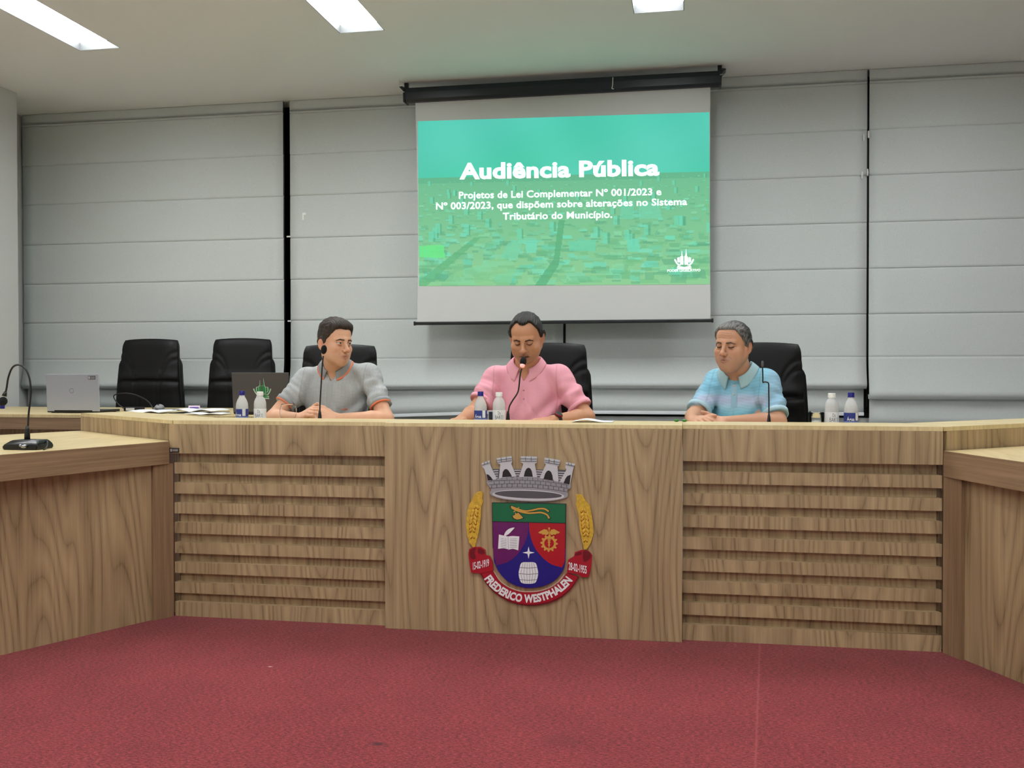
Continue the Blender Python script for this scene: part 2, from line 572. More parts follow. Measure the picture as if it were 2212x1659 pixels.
for k in range(3):
    box(tb, (-1.751, -0.0162, 0.8005 + 0.0045 * k), (-1.723, -0.0155, 0.8025 + 0.0045 * k))
obj('tag_print', tb, plain('tag_print', (190, 186, 180), 0.5), pl)

def oriented(p, d, ln, h0, h1, t0, t1):
    """box along horizontal direction d from p; t measured to the left of d"""
    n = Vector((-d.y, d.x, 0))
    bm = bmesh.new()
    q = [p + n * t0, p + d * ln + n * t0, p + d * ln + n * t1, p + n * t1]
    prism(bm, [(v.x, v.y) for v in q], h0, h1)
    return bm

def side_desk(sgn, label, label_up):
    """a low side desk with its back strip; built on the left (sgn -1) or the right (+1)"""
    m = lambda pts: [(sgn * x, y) for x, y in pts]
    ang = math.radians(26 if sgn < 0 else 25)
    d = (math.sin(ang), -math.cos(ang))              # out and towards the hall
    A = (1.752, -0.005)
    Ln = 2.1
    nx, ny = -d[1], d[0]                              # outward normal of the front, turned away from the hall centre
    at = math.radians(19 if sgn < 0 else 18)              # the top runs slightly out of line with the front below it
    dt = (math.sin(at), -math.cos(at))
    def PT(a, b): return (A[0] + dt[0] * a - dt[1] * b, A[1] + dt[1] * a + dt[0] * b)
    def P(a, b): return (A[0] + d[0] * a + nx * b, A[1] + d[1] * a + ny * b)
    up = (0.8166, 0.5771) if sgn < 0 else (0.774, 0.633)
    Lu = 1.16 if sgn < 0 else 1.3
    B = (1.752, -0.012)
    E = (B[0] + up[0] * Lu, B[1] + up[1] * Lu)
    r = empty('side_desk', (0, 0, 0), label, 'desk', 'low side desks')
    def poly(name, pts, z0, z1, mat, grain='z', swap=None):
        bm = PRISM(m(pts), z0, z1)
        return part(name, bm, mat, r, grain, swap)
    g = 0.028 if sgn < 0 else 0.006
    e2 = (E[0] + d[0] * 1.0, E[1] + d[1] * 1.0)
    e3 = (E[0] + d[0] * Ln, E[1] + d[1] * Ln)
    poly('worktop', [PT(g, 0.002), PT(Ln, 0.002), (e3[0], e3[1]), (E[0] + 0.003, E[1] - 0.003), (B[0] + 0.04, B[1] + 0.022)], LOWZ - 0.02, LOWZ, M_WOODTOP, swap='y')
    poly('apron', [PT(g, -0.002), PT(Ln, -0.002), PT(Ln, 0.022), PT(g, 0.022)], 0.742, LOWZ - 0.0005, M_WOODRED, 'h')
    poly('corner_post', [P(0.003, 0.0), P(0.112, 0.0), P(0.112, 0.03), P(0.003, 0.012)], 0.0, 0.742, M_WOODRED)
    poly('front_panel', [P(0.112, 0.018), P(Ln, 0.018), P(Ln, 0.036), P(0.112, 0.036)], 0.0, 0.742, M_WOOD)
    s = empty('angled_desk', (0, 0, 0), label_up, 'desk', 'angled desks at the ends of the row')
    un = (-up[1], up[0])
    def Q(a, b): return (B[0] + up[0] * a + un[0] * b, B[1] + up[1] * a + un[1] * b)
    def polyu(name, pts, z0, z1, mat, grain='z', swap=None):
        return part(name, PRISM(m(pts), z0, z1), mat, s, grain, swap)
    k = math.tan(0.5 * math.atan2(up[1], up[0]))
    polyu('fascia', [Q(0.05 if sgn < 0 else 0.02, 0.0), Q(Lu, 0.0), Q(Lu, 0.02), Q(0.05 if sgn < 0 else 0.02, 0.02)], LOWZ - 0.06, TOPZ - 0.0186, M_WOOD)
    polyu('base_panel', [Q(k * 0.0395 + 0.004, 0.0395), Q(Lu, 0.0395), Q(Lu, 0.062), Q(k * 0.062 + 0.004, 0.062)], 0.0, WORKZ - 0.026, M_WOOD)
    polyu('cap_ledge', [Q(0.004, -0.0), Q(Lu, -0.0), Q(Lu, 0.28), Q(0.28 * k + 0.002, 0.28)], TOPZ - 0.018, TOPZ, M_WOODTOP)
    polyu('worktop', [Q(0.06, 0.0625), Q(Lu, 0.0625), Q(Lu, 0.64), Q(0.64 * k + 0.006, 0.64)], WORKZ - 0.025, WORKZ, M_WOODTOP)
    return r, s, E
sideL = side_desk(-1, 'low oak side desk carrying the gooseneck microphone, nearest the left-hand wall', 'angled oak strip desk joining the left slatted desk to the laptop desk')
sideR = side_desk(1, 'low oak side desk with a bare brightly lit top at the right', 'angled oak strip desk rising behind the right-hand low desk')
# desk at the back left with the laptops on it
REARZ = 0.905
rd = empty('rear_desk', (0, 0, 0), 'long oak desk at the back carrying both laptops and open papers', 'desk')
part('worktop', BOX((-4.68, 1.39, REARZ - 0.022), (-1.70, 2.60, REARZ), 0.0015), M_WOODTOP, rd)
part('apron', BOX((-4.68, 1.395, REARZ - 0.10), (-1.70, 1.42, REARZ - 0.0225), 0.001), M_WOODRED, rd, 'h')
part('front_panel', BOX((-4.68, 1.75, 0.15), (-1.70, 1.77, REARZ - 0.022)), M_WOOD, rd)
for x in (-4.66, -1.74):
    part('side_panel', BOX((x, 1.42, 0.15), (x + 0.025, 2.58, REARZ - 0.022)), M_WOOD, rd)
# ================================================================== roman blinds
def blind(x0, x1, hem, bar, tilt, label):
    yb = 3.40
    r = empty('roman_blind', ((x0 + x1) / 2, yb, CEIL), label, 'blind', 'grey roman blinds across the back wall')
    h = (x1 - x0) / 2
    folds = [CEIL - 0.001, 3.352, 3.005, 2.66, 2.305, 1.957, 1.613, 1.287]
    prof = []
    for a, b_ in zip(folds[:-1], folds[1:]):
        L = a - b_
        for dz_, y in ((0.0, 0.003), (0.0035, -0.0025), (0.012, -0.004), (L * 0.3, -0.0045), (L * 0.6, -0.006), (L * 0.85, -0.0065), (L - 0.018, -0.007), (L - 0.006, -0.007), (L - 0.0025, -0.003)):
            prof.append((y, a - dz_))
    z0 = folds[-1]
    n = 18
    for k in range(n + 1):                           # the last, gathered fold hangs forward in a soft bulge
        t = k / n
        z = z0 - (z0 - hem) * t
        y = -0.006 - 0.050 * (t ** 1.7)
        if t > 0.86:
            q = (t - 0.86) / 0.14
            y += 0.034 * q * q
        prof.append((y, z))
    prof += [(-0.010, hem - 0.006), (0.005, hem + 0.004), (0.016, hem + 0.03)]
    bm = bmesh.new()
    nx = 24
    rows = []
    for x in np.linspace(-h, h, nx):
        row = []
        for (y, z) in prof:
            wob = 0.0015 * math.sin(x * 3.1 + z * 2.3) + 0.0015 * math.sin(x * 7.7 - z * 5.0)
            dz = 0.0
            if z < 1.25: dz = tilt * 0.25 * (x - h) / (2 * h)
            row.append(bm.verts.new((float(x), y + wob, z - CEIL + dz)))
        rows.append(row)
    for a, b_ in zip(rows[:-1], rows[1:]):
        for i in range(len(prof) - 1):
            bm.faces.new((a[i], a[i + 1], b_[i + 1], b_[i]))
    o = obj('fabric', bm, M_BLIND, r, smooth=True)
    sd = o.modifiers.new('thickness', 'SOLIDIFY'); sd.thickness = 0.003; sd.offset = 0
    # the flap below the gathered fold, ending in the bottom bar
    fb = bmesh.new()
    rows = []
    for x in np.linspace(-h + 0.012, h - 0.012, 20):
        zt, zb = hem + 0.10, bar + 0.012 + tilt * (x - h) / (2 * h)
        rows.append([fb.verts.new((float(x), 0.028 + 0.004 * math.sin(x * 4 + k), zt + (zb - zt) * k / 5 - CEIL)) for k in range(6)])
    for a, b_ in zip(rows[:-1], rows[1:]):
        for i in range(5):
            fb.faces.new((a[i], a[i + 1], b_[i + 1], b_[i]))
    o = obj('lower_flap', fb, M_BLIND, r, smooth=True)
    sd = o.modifiers.new('thickness', 'SOLIDIFY'); sd.thickness = 0.003; sd.offset = 0
    bb = BOX((-h + 0.01, 0.018, -0.013), (h - 0.01, 0.038, 0.013), 0.004)
    bo = obj('bottom_bar', bb, M_ALU, r)
    bo.location = (0, 0, bar - tilt / 2 - CEIL)
    bo.rotation_euler = (0, -math.atan2(tilt, 2 * h), 0)
    # cord along the right-hand edge with its white connectors
    cx = h + 0.006
    obj('cord', TUBE([(cx, -0.004, -0.01), (cx + 0.001, -0.003, -1.2), (cx, -0.004, -2.55)], 0.0022, 6), M_BLACK, r)
    if x1 < 2.1 and x1 > 1.5:
        for zz, dx in ((2.945, -0.032), (2.965, 0.002), (2.66, -0.042), (2.68, -0.004)):
            t = LATHE([(0.001, -0.028), (0.006, -0.024), (0.007, 0.0), (0.005, 0.024), (0.001, 0.028)], 10, (cx + dx, -0.022, zz - CEIL))
            obj('cord_connector', t, plain('white_plastic_clip', (232, 234, 232), 0.4), r, smooth=True)
    return r
blind(-5.115, -2.660, 1.040, 0.852, 0.0, 'leftmost grey roman blind, behind the two empty chairs')
b2 = blind(-2.600, -0.288, 1.055, 0.868, 0.085, 'grey roman blind behind the person in grey, its bottom bar hanging crooked')
blind(-0.268, 2.024, 1.053, 0.854, 0.0, 'grey roman blind behind the person in light blue, right of the screen')
blind(2.040, 4.55, 0.975, 0.76, 0.0, 'rightmost grey roman blind, its gathered hem hanging lowest')
M_CLIP = plain('white_clip', (226, 228, 226), 0.4)
for (x, z) in ((-0.0, 2.33), (0.0, 1.625)):
    pass
for x, z in ((-1.156 - 0.012, 2.318), (-1.156 - 0.006, 1.608)):
    obj('edge_clip', BOX((x - 0.018, -0.016, z - CEIL - 0.006), (x + 0.012, -0.006, z - CEIL + 0.006), 0.002), M_CLIP, b2)
mk = bmesh.new()
box(mk, (-1.047, -0.0105, 2.455 - CEIL), (-1.035, -0.0075, 2.515 - CEIL), 0.001); box(mk, (-1.035, -0.0105, 2.497 - CEIL), (-1.016, -0.0075, 2.515 - CEIL), 0.001)
obj('repair_tape', mk, plain('pale_tape', (244, 244, 240), 0.6), b2)

# ================================================================== projection screen
SY = 3.10
scr = empty('projection_screen', (-0.28, SY, 3.40), 'white pull-down projection screen in a black case, showing a green slide', 'projection screen')
Ms = Matrix.Translation((0.28, -SY, -3.40))
def sobj(name, bm_or_me, mat, parent=None, local=True, **kw):
    if isinstance(bm_or_me, bmesh.types.BMesh):
        bmesh.ops.transform(bm_or_me, matrix=Ms, verts=bm_or_me.verts)
    else:
        bm_or_me.transform(Ms)
    return obj(name, bm_or_me, mat, parent or scr, **kw)
M_CASE = plain('black_screen_case', (16, 18, 28), 0.35)
cp = bmesh.new()
prof = [(-0.045, 3.408), (0.045, 3.408), (0.045, 3.335), (0.030, 3.306), (0.008, 3.300), (-0.030, 3.302), (-0.047, 3.320), (-0.050, 3.372)]
va = [cp.verts.new((-1.495, SY + y, z)) for y, z in prof]
vb = [cp.verts.new((0.925, SY + y, z)) for y, z in prof]
cp.faces.new(va); cp.faces.new(vb[::-1])
for i in range(len(prof)):
    j = (i + 1) % len(prof)
    cp.faces.new((va[i], vb[i], vb[j], va[j]))
sobj('case', cp, M_CASE)
for s, x in ((-1, -1.495), (1, 0.925)):
    e = bmesh.new()
    pr = [(0, 3.295), (0.012 * s, 3.30), (0.014 * s, 3.385), (0.045 * s, 3.418), (0.02 * s, 3.422), (0, 3.41)]
    a = [e.verts.new((x + dx, SY - 0.056, z)) for dx, z in pr]; b_ = [e.verts.new((x + dx, SY + 0.05, z)) for dx, z in pr]
    e.faces.new(a); e.faces.new(b_[::-1])
    for i in range(len(pr)):
        j = (i + 1) % len(pr); e.faces.new((a[i], b_[i], b_[j], a[j]))
    cap = sobj('end_cap', e, M_CASE)
    sc = bmesh.new(); lathe(sc, [(0.004, 0), (0.004, 0.03)], 10); bmesh.ops.rotate(sc, verts=sc.verts, matrix=Matrix.Rotation(s * PI / 2, 3, 'Y'))
    bmesh.ops.translate(sc, verts=sc.verts, vec=(x + 0.0, SY - 0.058, 3.375)); sobj('screw', sc, plain('steel', (170, 172, 176), 0.3, 0.9), cap)
    br = bmesh.new(); box(br, (x - 0.015 - 0.0, SY - 0.01, 3.408), (x + 0.015, SY + 0.02, CEIL - 0.001)); sobj('hanger', br, M_CASE)
sobj('pull_cord', TUBE([(0.135, SY - 0.053, 3.40), (0.133, SY - 0.056, 3.34), (0.128, SY - 0.055, 3.318), (0.142, SY - 0.055, 3.312)], 0.0035, 8), plain('white_cord', (215, 215, 205), 0.7))
fb = bmesh.new()
g = {}
NX, NZ = 14, 14
for i in range(NX + 1):
    for j in range(NZ + 1):
        u, v = i / NX, j / NZ
        xl = -1.424 + 0.012 * v + 0.016 * math.sin(PI * v) * 0.8
        xr = 0.857 + 0.004 * v - 0.004 * math.sin(PI * v)
        g[i, j] = fb.verts.new((xl + (xr - xl) * u, SY, 3.31 + (1.575 - 3.31) * v))
for i in range(NX):
    for j in range(NZ):
        fb.faces.new((g[i, j], g[i, j + 1], g[i + 1, j + 1], g[i + 1, j]))
fo = sobj('fabric', fb, plain('matte_white_screen', (206, 207, 204), 0.9))
sd = fo.modifiers.new('thickness', 'SOLIDIFY'); sd.thickness = 0.002; sd.offset = 0
wb = BOX((-1.434, SY - 0.012, 1.549), (0.876, SY + 0.012, 1.575), 0.006)
bar = sobj('bottom_bar', wb, M_BLACK)
for x in (-1.436, 0.872):
    sobj('bar_end', BOX((x - 0.004, SY - 0.015, 1.546), (x + 0.010, SY + 0.015, 1.578), 0.004), M_BLACK, bar)

# --- the slide: one picture painted cell by cell, lit by the projector
TL, TR, BR, BL = (-1.404, 3.155), (0.850, 3.116), (0.856, 1.832), (-1.397, 1.857)
PW, PH = 360, 206
rng = np.random.RandomState(5)
def C3(r, g_, b_): return np.array([r, g_, b_], float)
vv = np.linspace(0, 1, PH)[:, None, None]; uu = np.linspace(0, 1, PW)[None, :, None]
img = C3(84, 206, 182) * (1 - vv) + C3(88, 208, 170) * vv + np.zeros((PH, PW, 3))
img += 5 * np.sin(uu * 7 + vv * 9) * np.array([1, 0.2, 0.8]) + 3 * np.sin(uu * 19 - vv * 6)
HOR = 0.345
hz = int(HOR * PH)
t = np.clip((vv - HOR) / (1 - HOR), 0, 1)
ground = C3(112, 192, 148) * (1 - t) + C3(144, 208, 152) * t
img = np.where(vv > HOR, ground + np.zeros_like(img), img)
img[hz:hz + 7] = img[hz:hz + 7] * 0.5 + C3(92, 176, 138) * 0.5
def fill(poly, col, a=1.0):
    P_ = np.array(poly, float)
    x0, x1 = max(0, int(P_[:, 0].min())), min(PW - 1, int(P_[:, 0].max()) + 1)
    y0, y1 = max(0, int(P_[:, 1].min())), min(PH - 1, int(P_[:, 1].max()) + 1)
    if x1 < x0 or y1 < y0: return
    X, Y = np.meshgrid(np.arange(x0, x1 + 1) + 0.5, np.arange(y0, y1 + 1) + 0.5)
    ins = np.zeros(X.shape, bool)
    n = len(P_)
    for i in range(n):
        (xa, ya), (xb, yb) = P_[i], P_[(i + 1) % n]
        if ya == yb: continue
        ins ^= ((ya > Y) != (yb > Y)) & (X < (xb - xa) * (Y - ya) / (yb - ya) + xa)
    sub = img[y0:y1 + 1, x0:x1 + 1]
    sub[ins] = sub[ins] * (1 - a) + np.array(col, float) * a
roofs = [(118, 218, 184), (128, 226, 194), (108, 210, 176), (140, 220, 170), (116, 228, 194), (132, 212, 160)]
darks = [(98, 176, 134), (104, 182, 134), (112, 190, 138), (94, 172, 134), (118, 194, 136)]
for k in range(900):
    v = rng.rand() ** 1.5
    y = hz + 5 + v * (PH - hz - 6)
    s = 1.6 + 15 * v ** 1.3
    x = rng.rand() * PW
    w, h_ = s * (0.6 + rng.rand() * 1.1), s * (0.25 + 0.4 * rng.rand())
    sk = (rng.rand() - 0.5) * w * 0.5
    q = [(x - w / 2 + sk, y - h_), (x + w / 2 + sk, y - h_ * (0.8 + 0.4 * rng.rand())), (x + w / 2, y), (x - w / 2, y - h_ * 0.1)]
    if rng.rand() < 0.50:
        fill(q, roofs[rng.randint(len(roofs))], 0.30 + 0.45 * rng.rand())
        fill([(x - w / 2, y), (x + w / 2, y), (x + w / 2, y + h_ * 0.45), (x - w / 2, y + h_ * 0.45)], darks[rng.randint(len(darks))], 0.5)
    else:
        fill(q, darks[rng.randint(len(darks))], 0.25 + 0.35 * rng.rand())
for k in range(46):                                  # taller blocks
    v = rng.rand() ** 1.2 * 0.62
    y = hz + 6 + v * (PH - hz); x = rng.rand() * PW
    w, h_ = 2.5 + 6 * v, 5 + 15 * v
    fill([(x, y - h_), (x + w, y - h_), (x + w, y), (x, y)], (112, 220, 184), 0.6)
    fill([(x + w, y - h_), (x + w * 1.5, y - h_ * 0.95), (x + w * 1.5, y), (x + w, y)], (86, 172, 132), 0.6)
def pc(cx, cy):                                       # position on the slide
    return ((cx - 118) / 1805.0 * PW, (cy - 322) / 1042.0 * PH)
for pl_, cl, a in (([(1010, 960), (1050, 960), (1010, 1240), (930, 1362), (860, 1362), (980, 1200)], (92, 176, 126), 0.75),
                   ([(480, 1060), (520, 1065), (170, 1362), (120, 1362), (120, 1330)], (100, 182, 128), 0.7),
                   ([(120, 1110), (280, 1105), (290, 1190), (125, 1180)], (110, 236, 140), 0.85),
                   ([(330, 1290), (640, 1180), (760, 1230), (700, 1362), (260, 1362)], (140, 208, 148), 0.6),
                   ([(690, 1100), (790, 1070), (750, 1200), (640, 1195)], (120, 214, 172), 0.7),
                   ([(1390, 850), (1470, 850), (1470, 960), (1390, 960)], (112, 214, 178), 0.6),
                   ([(1500, 870), (1620, 850), (1640, 960), (1500, 960)], (118, 216, 180), 0.6),
                   ([(1070, 1090), (1240, 1085), (1235, 1155), (1075, 1150)], (112, 216, 178), 0.7),
                   ([(1430, 1085), (1500, 1080), (1510, 1160), (1435, 1160)], (114, 220, 186), 0.8),
                   ([(800, 1090), (880, 1085), (870, 1160), (810, 1165)], (118, 222, 188), 0.8),
                   ([(150, 640), (640, 690), (640, 700), (150, 700)], (96, 190, 150), 0.0)):
    fill([pc(*p_) for p_ in pl_], cl, a)
img = np.clip(img, 0, 255)
V = []
for j in range(PH + 1):
    v = j / PH
    for i in range(PW + 1):
        u = i / PW
        x = (TL[0] * (1 - u) + TR[0] * u) * (1 - v) + (BL[0] * (1 - u) + BR[0] * u) * v
        z = (TL[1] * (1 - u) + TR[1] * u) * (1 - v) + (BL[1] * (1 - u) + BR[1] * u) * v
        V.append((x, SY - 0.003, z))
ii, jj = np.meshgrid(np.arange(PW), np.arange(PH))
a = (jj * (PW + 1) + ii).ravel()
F = np.stack([a, a + PW + 1, a + PW + 2, a + 1], 1)
me = mesh_from('projected_slide', V, F.tolist())
at_ = me.color_attributes.new('slide', 'FLOAT_COLOR', 'CORNER')
cc = img.reshape(-1, 3) / 255.0
cc = np.where(cc <= 0.04045, cc / 12.92, ((cc + 0.055) / 1.055) ** 2.4)
cc = np.repeat(np.concatenate([cc, np.ones((len(cc), 1))], 1), 4, 0)
at_.data.foreach_set('color', cc.ravel())
m, nt, b = new_mat('projected_light')
ca = nd(nt, 'ShaderNodeVertexColor', layer_name='slide')
b.inputs['Base Color'].default_value = (0.02, 0.02, 0.02, 1); b.inputs['Specular IOR Level'].default_value = 0
nt.links.new(ca.outputs['Color'], b.inputs['Emission Color']); b.inputs['Emission Strength'].default_value = 0.97
slide = sobj('projected_slide', me, m)
M_SWHITE = emit_mat('slide_white', (222, 255, 240), 1.0)
M_SDARK = emit_mat('slide_outline', (72, 168, 138), 0.9)

def spt(cx, cy):
    """slide coordinates (as fractions scaled to 1805 x 1042) to the wall plane"""
    u = (cx - 118) / 1806.0
    ytop = 348 - 53 * u; ybot = 1367 - 5 * u
    v = (cy - ytop) / (ybot - ytop)
    x = (TL[0] * (1 - u) + TR[0] * u) * (1 - v) + (BL[0] * (1 - u) + BR[0] * u) * v
    z = (TL[1] * (1 - u) + TR[1] * u) * (1 - v) + (BL[1] * (1 - u) + BR[1] * u) * v
    return x, z
def words_of(V, F, gap):
    """split laid-out text into words at the wide gaps"""
    iv = sorted((V[list(f), 0].min(), V[list(f), 0].max()) for f in F)
    cut, end = [iv[0][0] - 1], iv[0][1]
    for a_, b_ in iv[1:]:
        if a_ - end > gap: cut.append((a_ + end) / 2)
        end = max(end, b_)
    cut.append(end + 1)
    out = []
    for lo, hi in zip(cut[:-1], cut[1:]):
        keep = np.nonzero((V[:, 0] > lo) & (V[:, 0] <= hi))[0]
        m = {int(k): i for i, k in enumerate(keep)}
        fs = [tuple(m[i] for i in f) for f in F if all(i in m for i in f)]
        if fs: out.append((V[keep], fs))
    return out
def slide_text(s, left, right, cap, bold=0.03, outline=True, res=3):
    """text fitted between two baseline points, cap height in the same units"""
    V, F = text_mesh(s, 1.0, bold, 0.0, 'LEFT', 1.03, res)
    capH = text_mesh('H', 1.0, bold)[0][:, 1].max()
    x0, x1 = V[:, 0].min(), V[:, 0].max()
    def put(V_, depth):
        out = []
        for x, y, _ in V_:
            t = (x - x0) / (x1 - x0)
            cx = left[0] + (right[0] - left[0]) * t
            cy = left[1] + (right[1] - left[1]) * t - y / capH * cap
            px, pz = spt(cx, cy)
            out.append((px, SY - depth, pz))
        return out
    for Vw, Fw_ in words_of(V, F, 0.13):
        sobj('slide_lettering', mesh_from('slide_lettering', put(Vw, 0.0065), Fw_), M_SWHITE, slide)
    if outline:
        V2, F2 = text_mesh(s, 1.0, bold + 0.012, 0.0, 'LEFT', 1.03, res)
        V2 = V2.copy(); V2[:, 0] += 0.004; V2[:, 1] -= 0.006
        for Vw, Fw_ in words_of(V2, F2, 0.11):
            sobj('lettering_outline', mesh_from('lettering_outline', put(Vw, 0.005), Fw_), M_SDARK, slide)
slide_text('Audiência Pública', (388, 703), (1625, 681), 96, 0.030)
slide_text('Projetos de Lei Complementar Nº 001/2023 e', (382, 826), (1637, 806), 42, 0.015)
slide_text('Nº 003/2023, que dispõem sobre alterações no Sistema', (234, 893), (1790, 868), 42, 0.015)
slide_text('Tributário do Município.', (662, 957), (1340, 946), 42, 0.015)
slide_text('PODER LEGISLATIVO', (1672, 1284), (1868, 1281), 15, 0.02, False)
# emblem of hands cradling two spires, used on the slide and on a laptop
EMBLEM = [
    [(-50, 0), (50, 0), (44, 7), (-44, 7)],
    [(-48, 12), (0, 4), (48, 12), (40, 24), (0, 15), (-40, 24)],
    [(-52, 40), (-64, 62), (-62, 70), (-54, 66), (-44, 44), (-20, 26), (-40, 26)],
    [(52, 40), (64, 62), (62, 70), (54, 66), (44, 44), (20, 26), (40, 26)],
    [(-44, 52), (-44, 78), (-30, 82), (-28, 50), (-34, 44)],
    [(44, 52), (44, 78), (30, 82), (28, 50), (34, 44)],
    [(-26, 32), (-26, 84), (-18, 90), (-14, 128), (-10, 90), (-5, 86), (-5, 30)],
    [(26, 32), (26, 78), (18, 92), (13, 140), (8, 94), (2, 88), (2, 30)],
]
def emblem_mesh(fn):
    bm = bmesh.new()
    for poly in EMBLEM:
        bm.faces.new([bm.verts.new(fn(x, y)) for x, y in poly]).normal_update()
    bmesh.ops.triangulate(bm, faces=bm.faces, ngon_method='EAR_CLIP')
    return bm
def _em(x, y):
    px, pz = spt(1772 + x * 0.92, 1268 - y * 0.92)
    return (px, SY - 0.0065, pz)
sobj('slide_emblem', emblem_mesh(_em), M_SWHITE, slide)
# ================================================================== coat of arms on the central desk
CY0 = -0.0455
def cpt(cx, cy, d=0.0):
    u, v = cx / 1480.0, cy / 1659.0
    x = (-0.348 * (1 - u) + 0.345 * u) * (1 - v) + (-0.350 * (1 - u) + 0.345 * u) * v
    z = (0.853 * (1 - u) + 0.862 * u) * (1 - v) + (0.073 * (1 - u) + 0.103 * u) * v
    return Vector((x, CY0 - d, z))
arms_at = cpt(740, 1545)
arms = empty('coat_of_arms', (arms_at.x, CY0, arms_at.z), 'coloured municipal coat of arms with crown, wheat and red ribbon on the central desk', 'coat of arms')
Ma = Matrix.Translation((-arms_at.x, -CY0, -arms_at.z))
def smoothpoly(pts, per=6):
    """closed catmull-rom outline"""
    P = [Vector((p[0], p[1], 0)) for p in pts]
    n = len(P); out = []
    for i in range(n):
        p0, p1, p2, p3 = P[i - 1], P[i], P[(i + 1) % n], P[(i + 2) % n]
        for k in range(per):
            t = k / per
            q = 0.5 * ((2 * p1) + (p2 - p0) * t + (2 * p0 - 5 * p1 + 4 * p2 - p3) * t * t + (3 * p1 - p0 - 3 * p2 + p3) * t ** 3)
            out.append((q.x, q.y))
    return out
def plate(bm, pts, d0, d1):
    a = [bm.verts.new(cpt(x, y, d1)) for x, y in pts]
    c = [bm.verts.new(cpt(x, y, d0)) for x, y in pts]
    n = len(pts)
    f1 = bm.faces.new(a); f0 = bm.faces.new(c[::-1])
    for i in range(n):
        bm.faces.new((a[i], c[i], c[(i + 1) % n], a[(i + 1) % n]))
    f1.normal_update(); f0.normal_update()
    bmesh.ops.triangulate(bm, faces=[f1, f0], ngon_method='EAR_CLIP')
def aobj(name, bm, mat, parent=None, **kw):
    if isinstance(bm, bmesh.types.BMesh):
        bmesh.ops.transform(bm, matrix=Ma, verts=bm.verts)
    else:
        bm.transform(Ma)
    return obj(name, bm, mat, parent or arms, **kw)
def plates(name, polys, d0, d1, mat, parent=None):
    bm = bmesh.new()
    for i, p in enumerate(polys): plate(bm, p, d0, d1 + 6e-5 * i)
    return aobj(name, bm, mat, parent)
def stroke(pts, w):
    """flat ribbon polygon along a polyline"""
    P = [Vector((p[0], p[1], 0)) for p in pts]
    L_, R_ = [], []
    for i, p in enumerate(P):
        t = (P[min(i + 1, len(P) - 1)] - P[max(i - 1, 0)]).normalized()
        n = Vector((-t.y, t.x, 0))
        ww = w if not isinstance(w, (list, tuple)) else w[min(i, len(w) - 1)]
        L_.append(p + n * ww / 2); R_.append(p - n * ww / 2)
    return [(q.x, q.y) for q in L_ + R_[::-1]]
def curve2(pts, per=6):
    return [(q.x, q.y) for q in catmull([(p[0], p[1], 0) for p in pts], per)]
A_EDGE = plain('acrylic_edge', (92, 84, 74), 0.35)
A_GREEN = plain('arms_green', (8, 104, 64), 0.32); A_PURPLE = plain('arms_purple', (104, 18, 96), 0.32)
A_RED = plain('arms_red', (176, 12, 30), 0.32); A_BLUE = plain('arms_blue', (26, 22, 124), 0.32)
A_WHITE = plain('arms_white', (236, 236, 236), 0.4); A_GOLD = plain('arms_gold', (206, 160, 70), 0.4)
A_LINE = plain('arms_line', (30, 26, 28), 0.5); A_GREYL = plain('arms_grey_line', (132, 132, 136), 0.5)
A_WHEAT = plain('wheat_yellow', (206, 166, 52), 0.45, var=0.18, bscale=90); A_GRAIN = plain('wheat_grain', (222, 178, 66), 0.4)
A_GRAIND = plain('wheat_shade', (168, 120, 36), 0.5)
A_RIB = plain('ribbon_red', (168, 16, 38), 0.35); A_RIBD = plain('ribbon_fold', (112, 6, 24), 0.4)
A_ST1 = plain('crown_steel', (168, 165, 170), 0.3, 0.5); A_ST2 = plain('crown_pale_steel', (214, 212, 216), 0.28, 0.45)
A_ST3 = plain('crown_dark_steel', (96, 92, 98), 0.35, 0.4)

# shield
shield = [(385, 560), (740, 563), (1100, 572)] + curve2([(1100, 572), (1096, 1000), (1090, 1150), (1062, 1230), (990, 1312), (880, 1366), (745, 1386),
         (630, 1366), (535, 1318), (462, 1245), (418, 1165), (398, 1060), (385, 560)], 5)[1:-1]
sh = plates('shield', [shield], 0.0, 0.010, A_BLUE)
band = [(388, 563), (1097, 575), (1094, 757), (740, 750), (388, 741)]
plates('green_field', [band], 0.010, 0.0108, A_GREEN, sh)
plates('field_line', [stroke([(386, 741), (740, 750), (1096, 758)], 7), stroke(shield[:3], 6), stroke([(387, 562), (394, 1000)], 6), stroke([(1098, 574), (1094, 1000)], 6)], 0.0108, 0.0114, A_LINE, sh)
pa = curve2([(735, 752), (733, 840), (706, 940), (640, 1050), (545, 1130), (428, 1166)], 6)
plates('purple_field', [[(390, 745)] + pa + [(404, 1080), (396, 1000)]], 0.010, 0.0106, A_PURPLE, sh)
ra = curve2([(742, 752), (752, 860), (795, 985), (870, 1085), (960, 1155), (1062, 1186)], 6)
plates('red_field', [[(1092, 760)] + [(1092, 1000), (1087, 1130)] + ra[::-1]], 0.010, 0.0106, A_RED, sh)
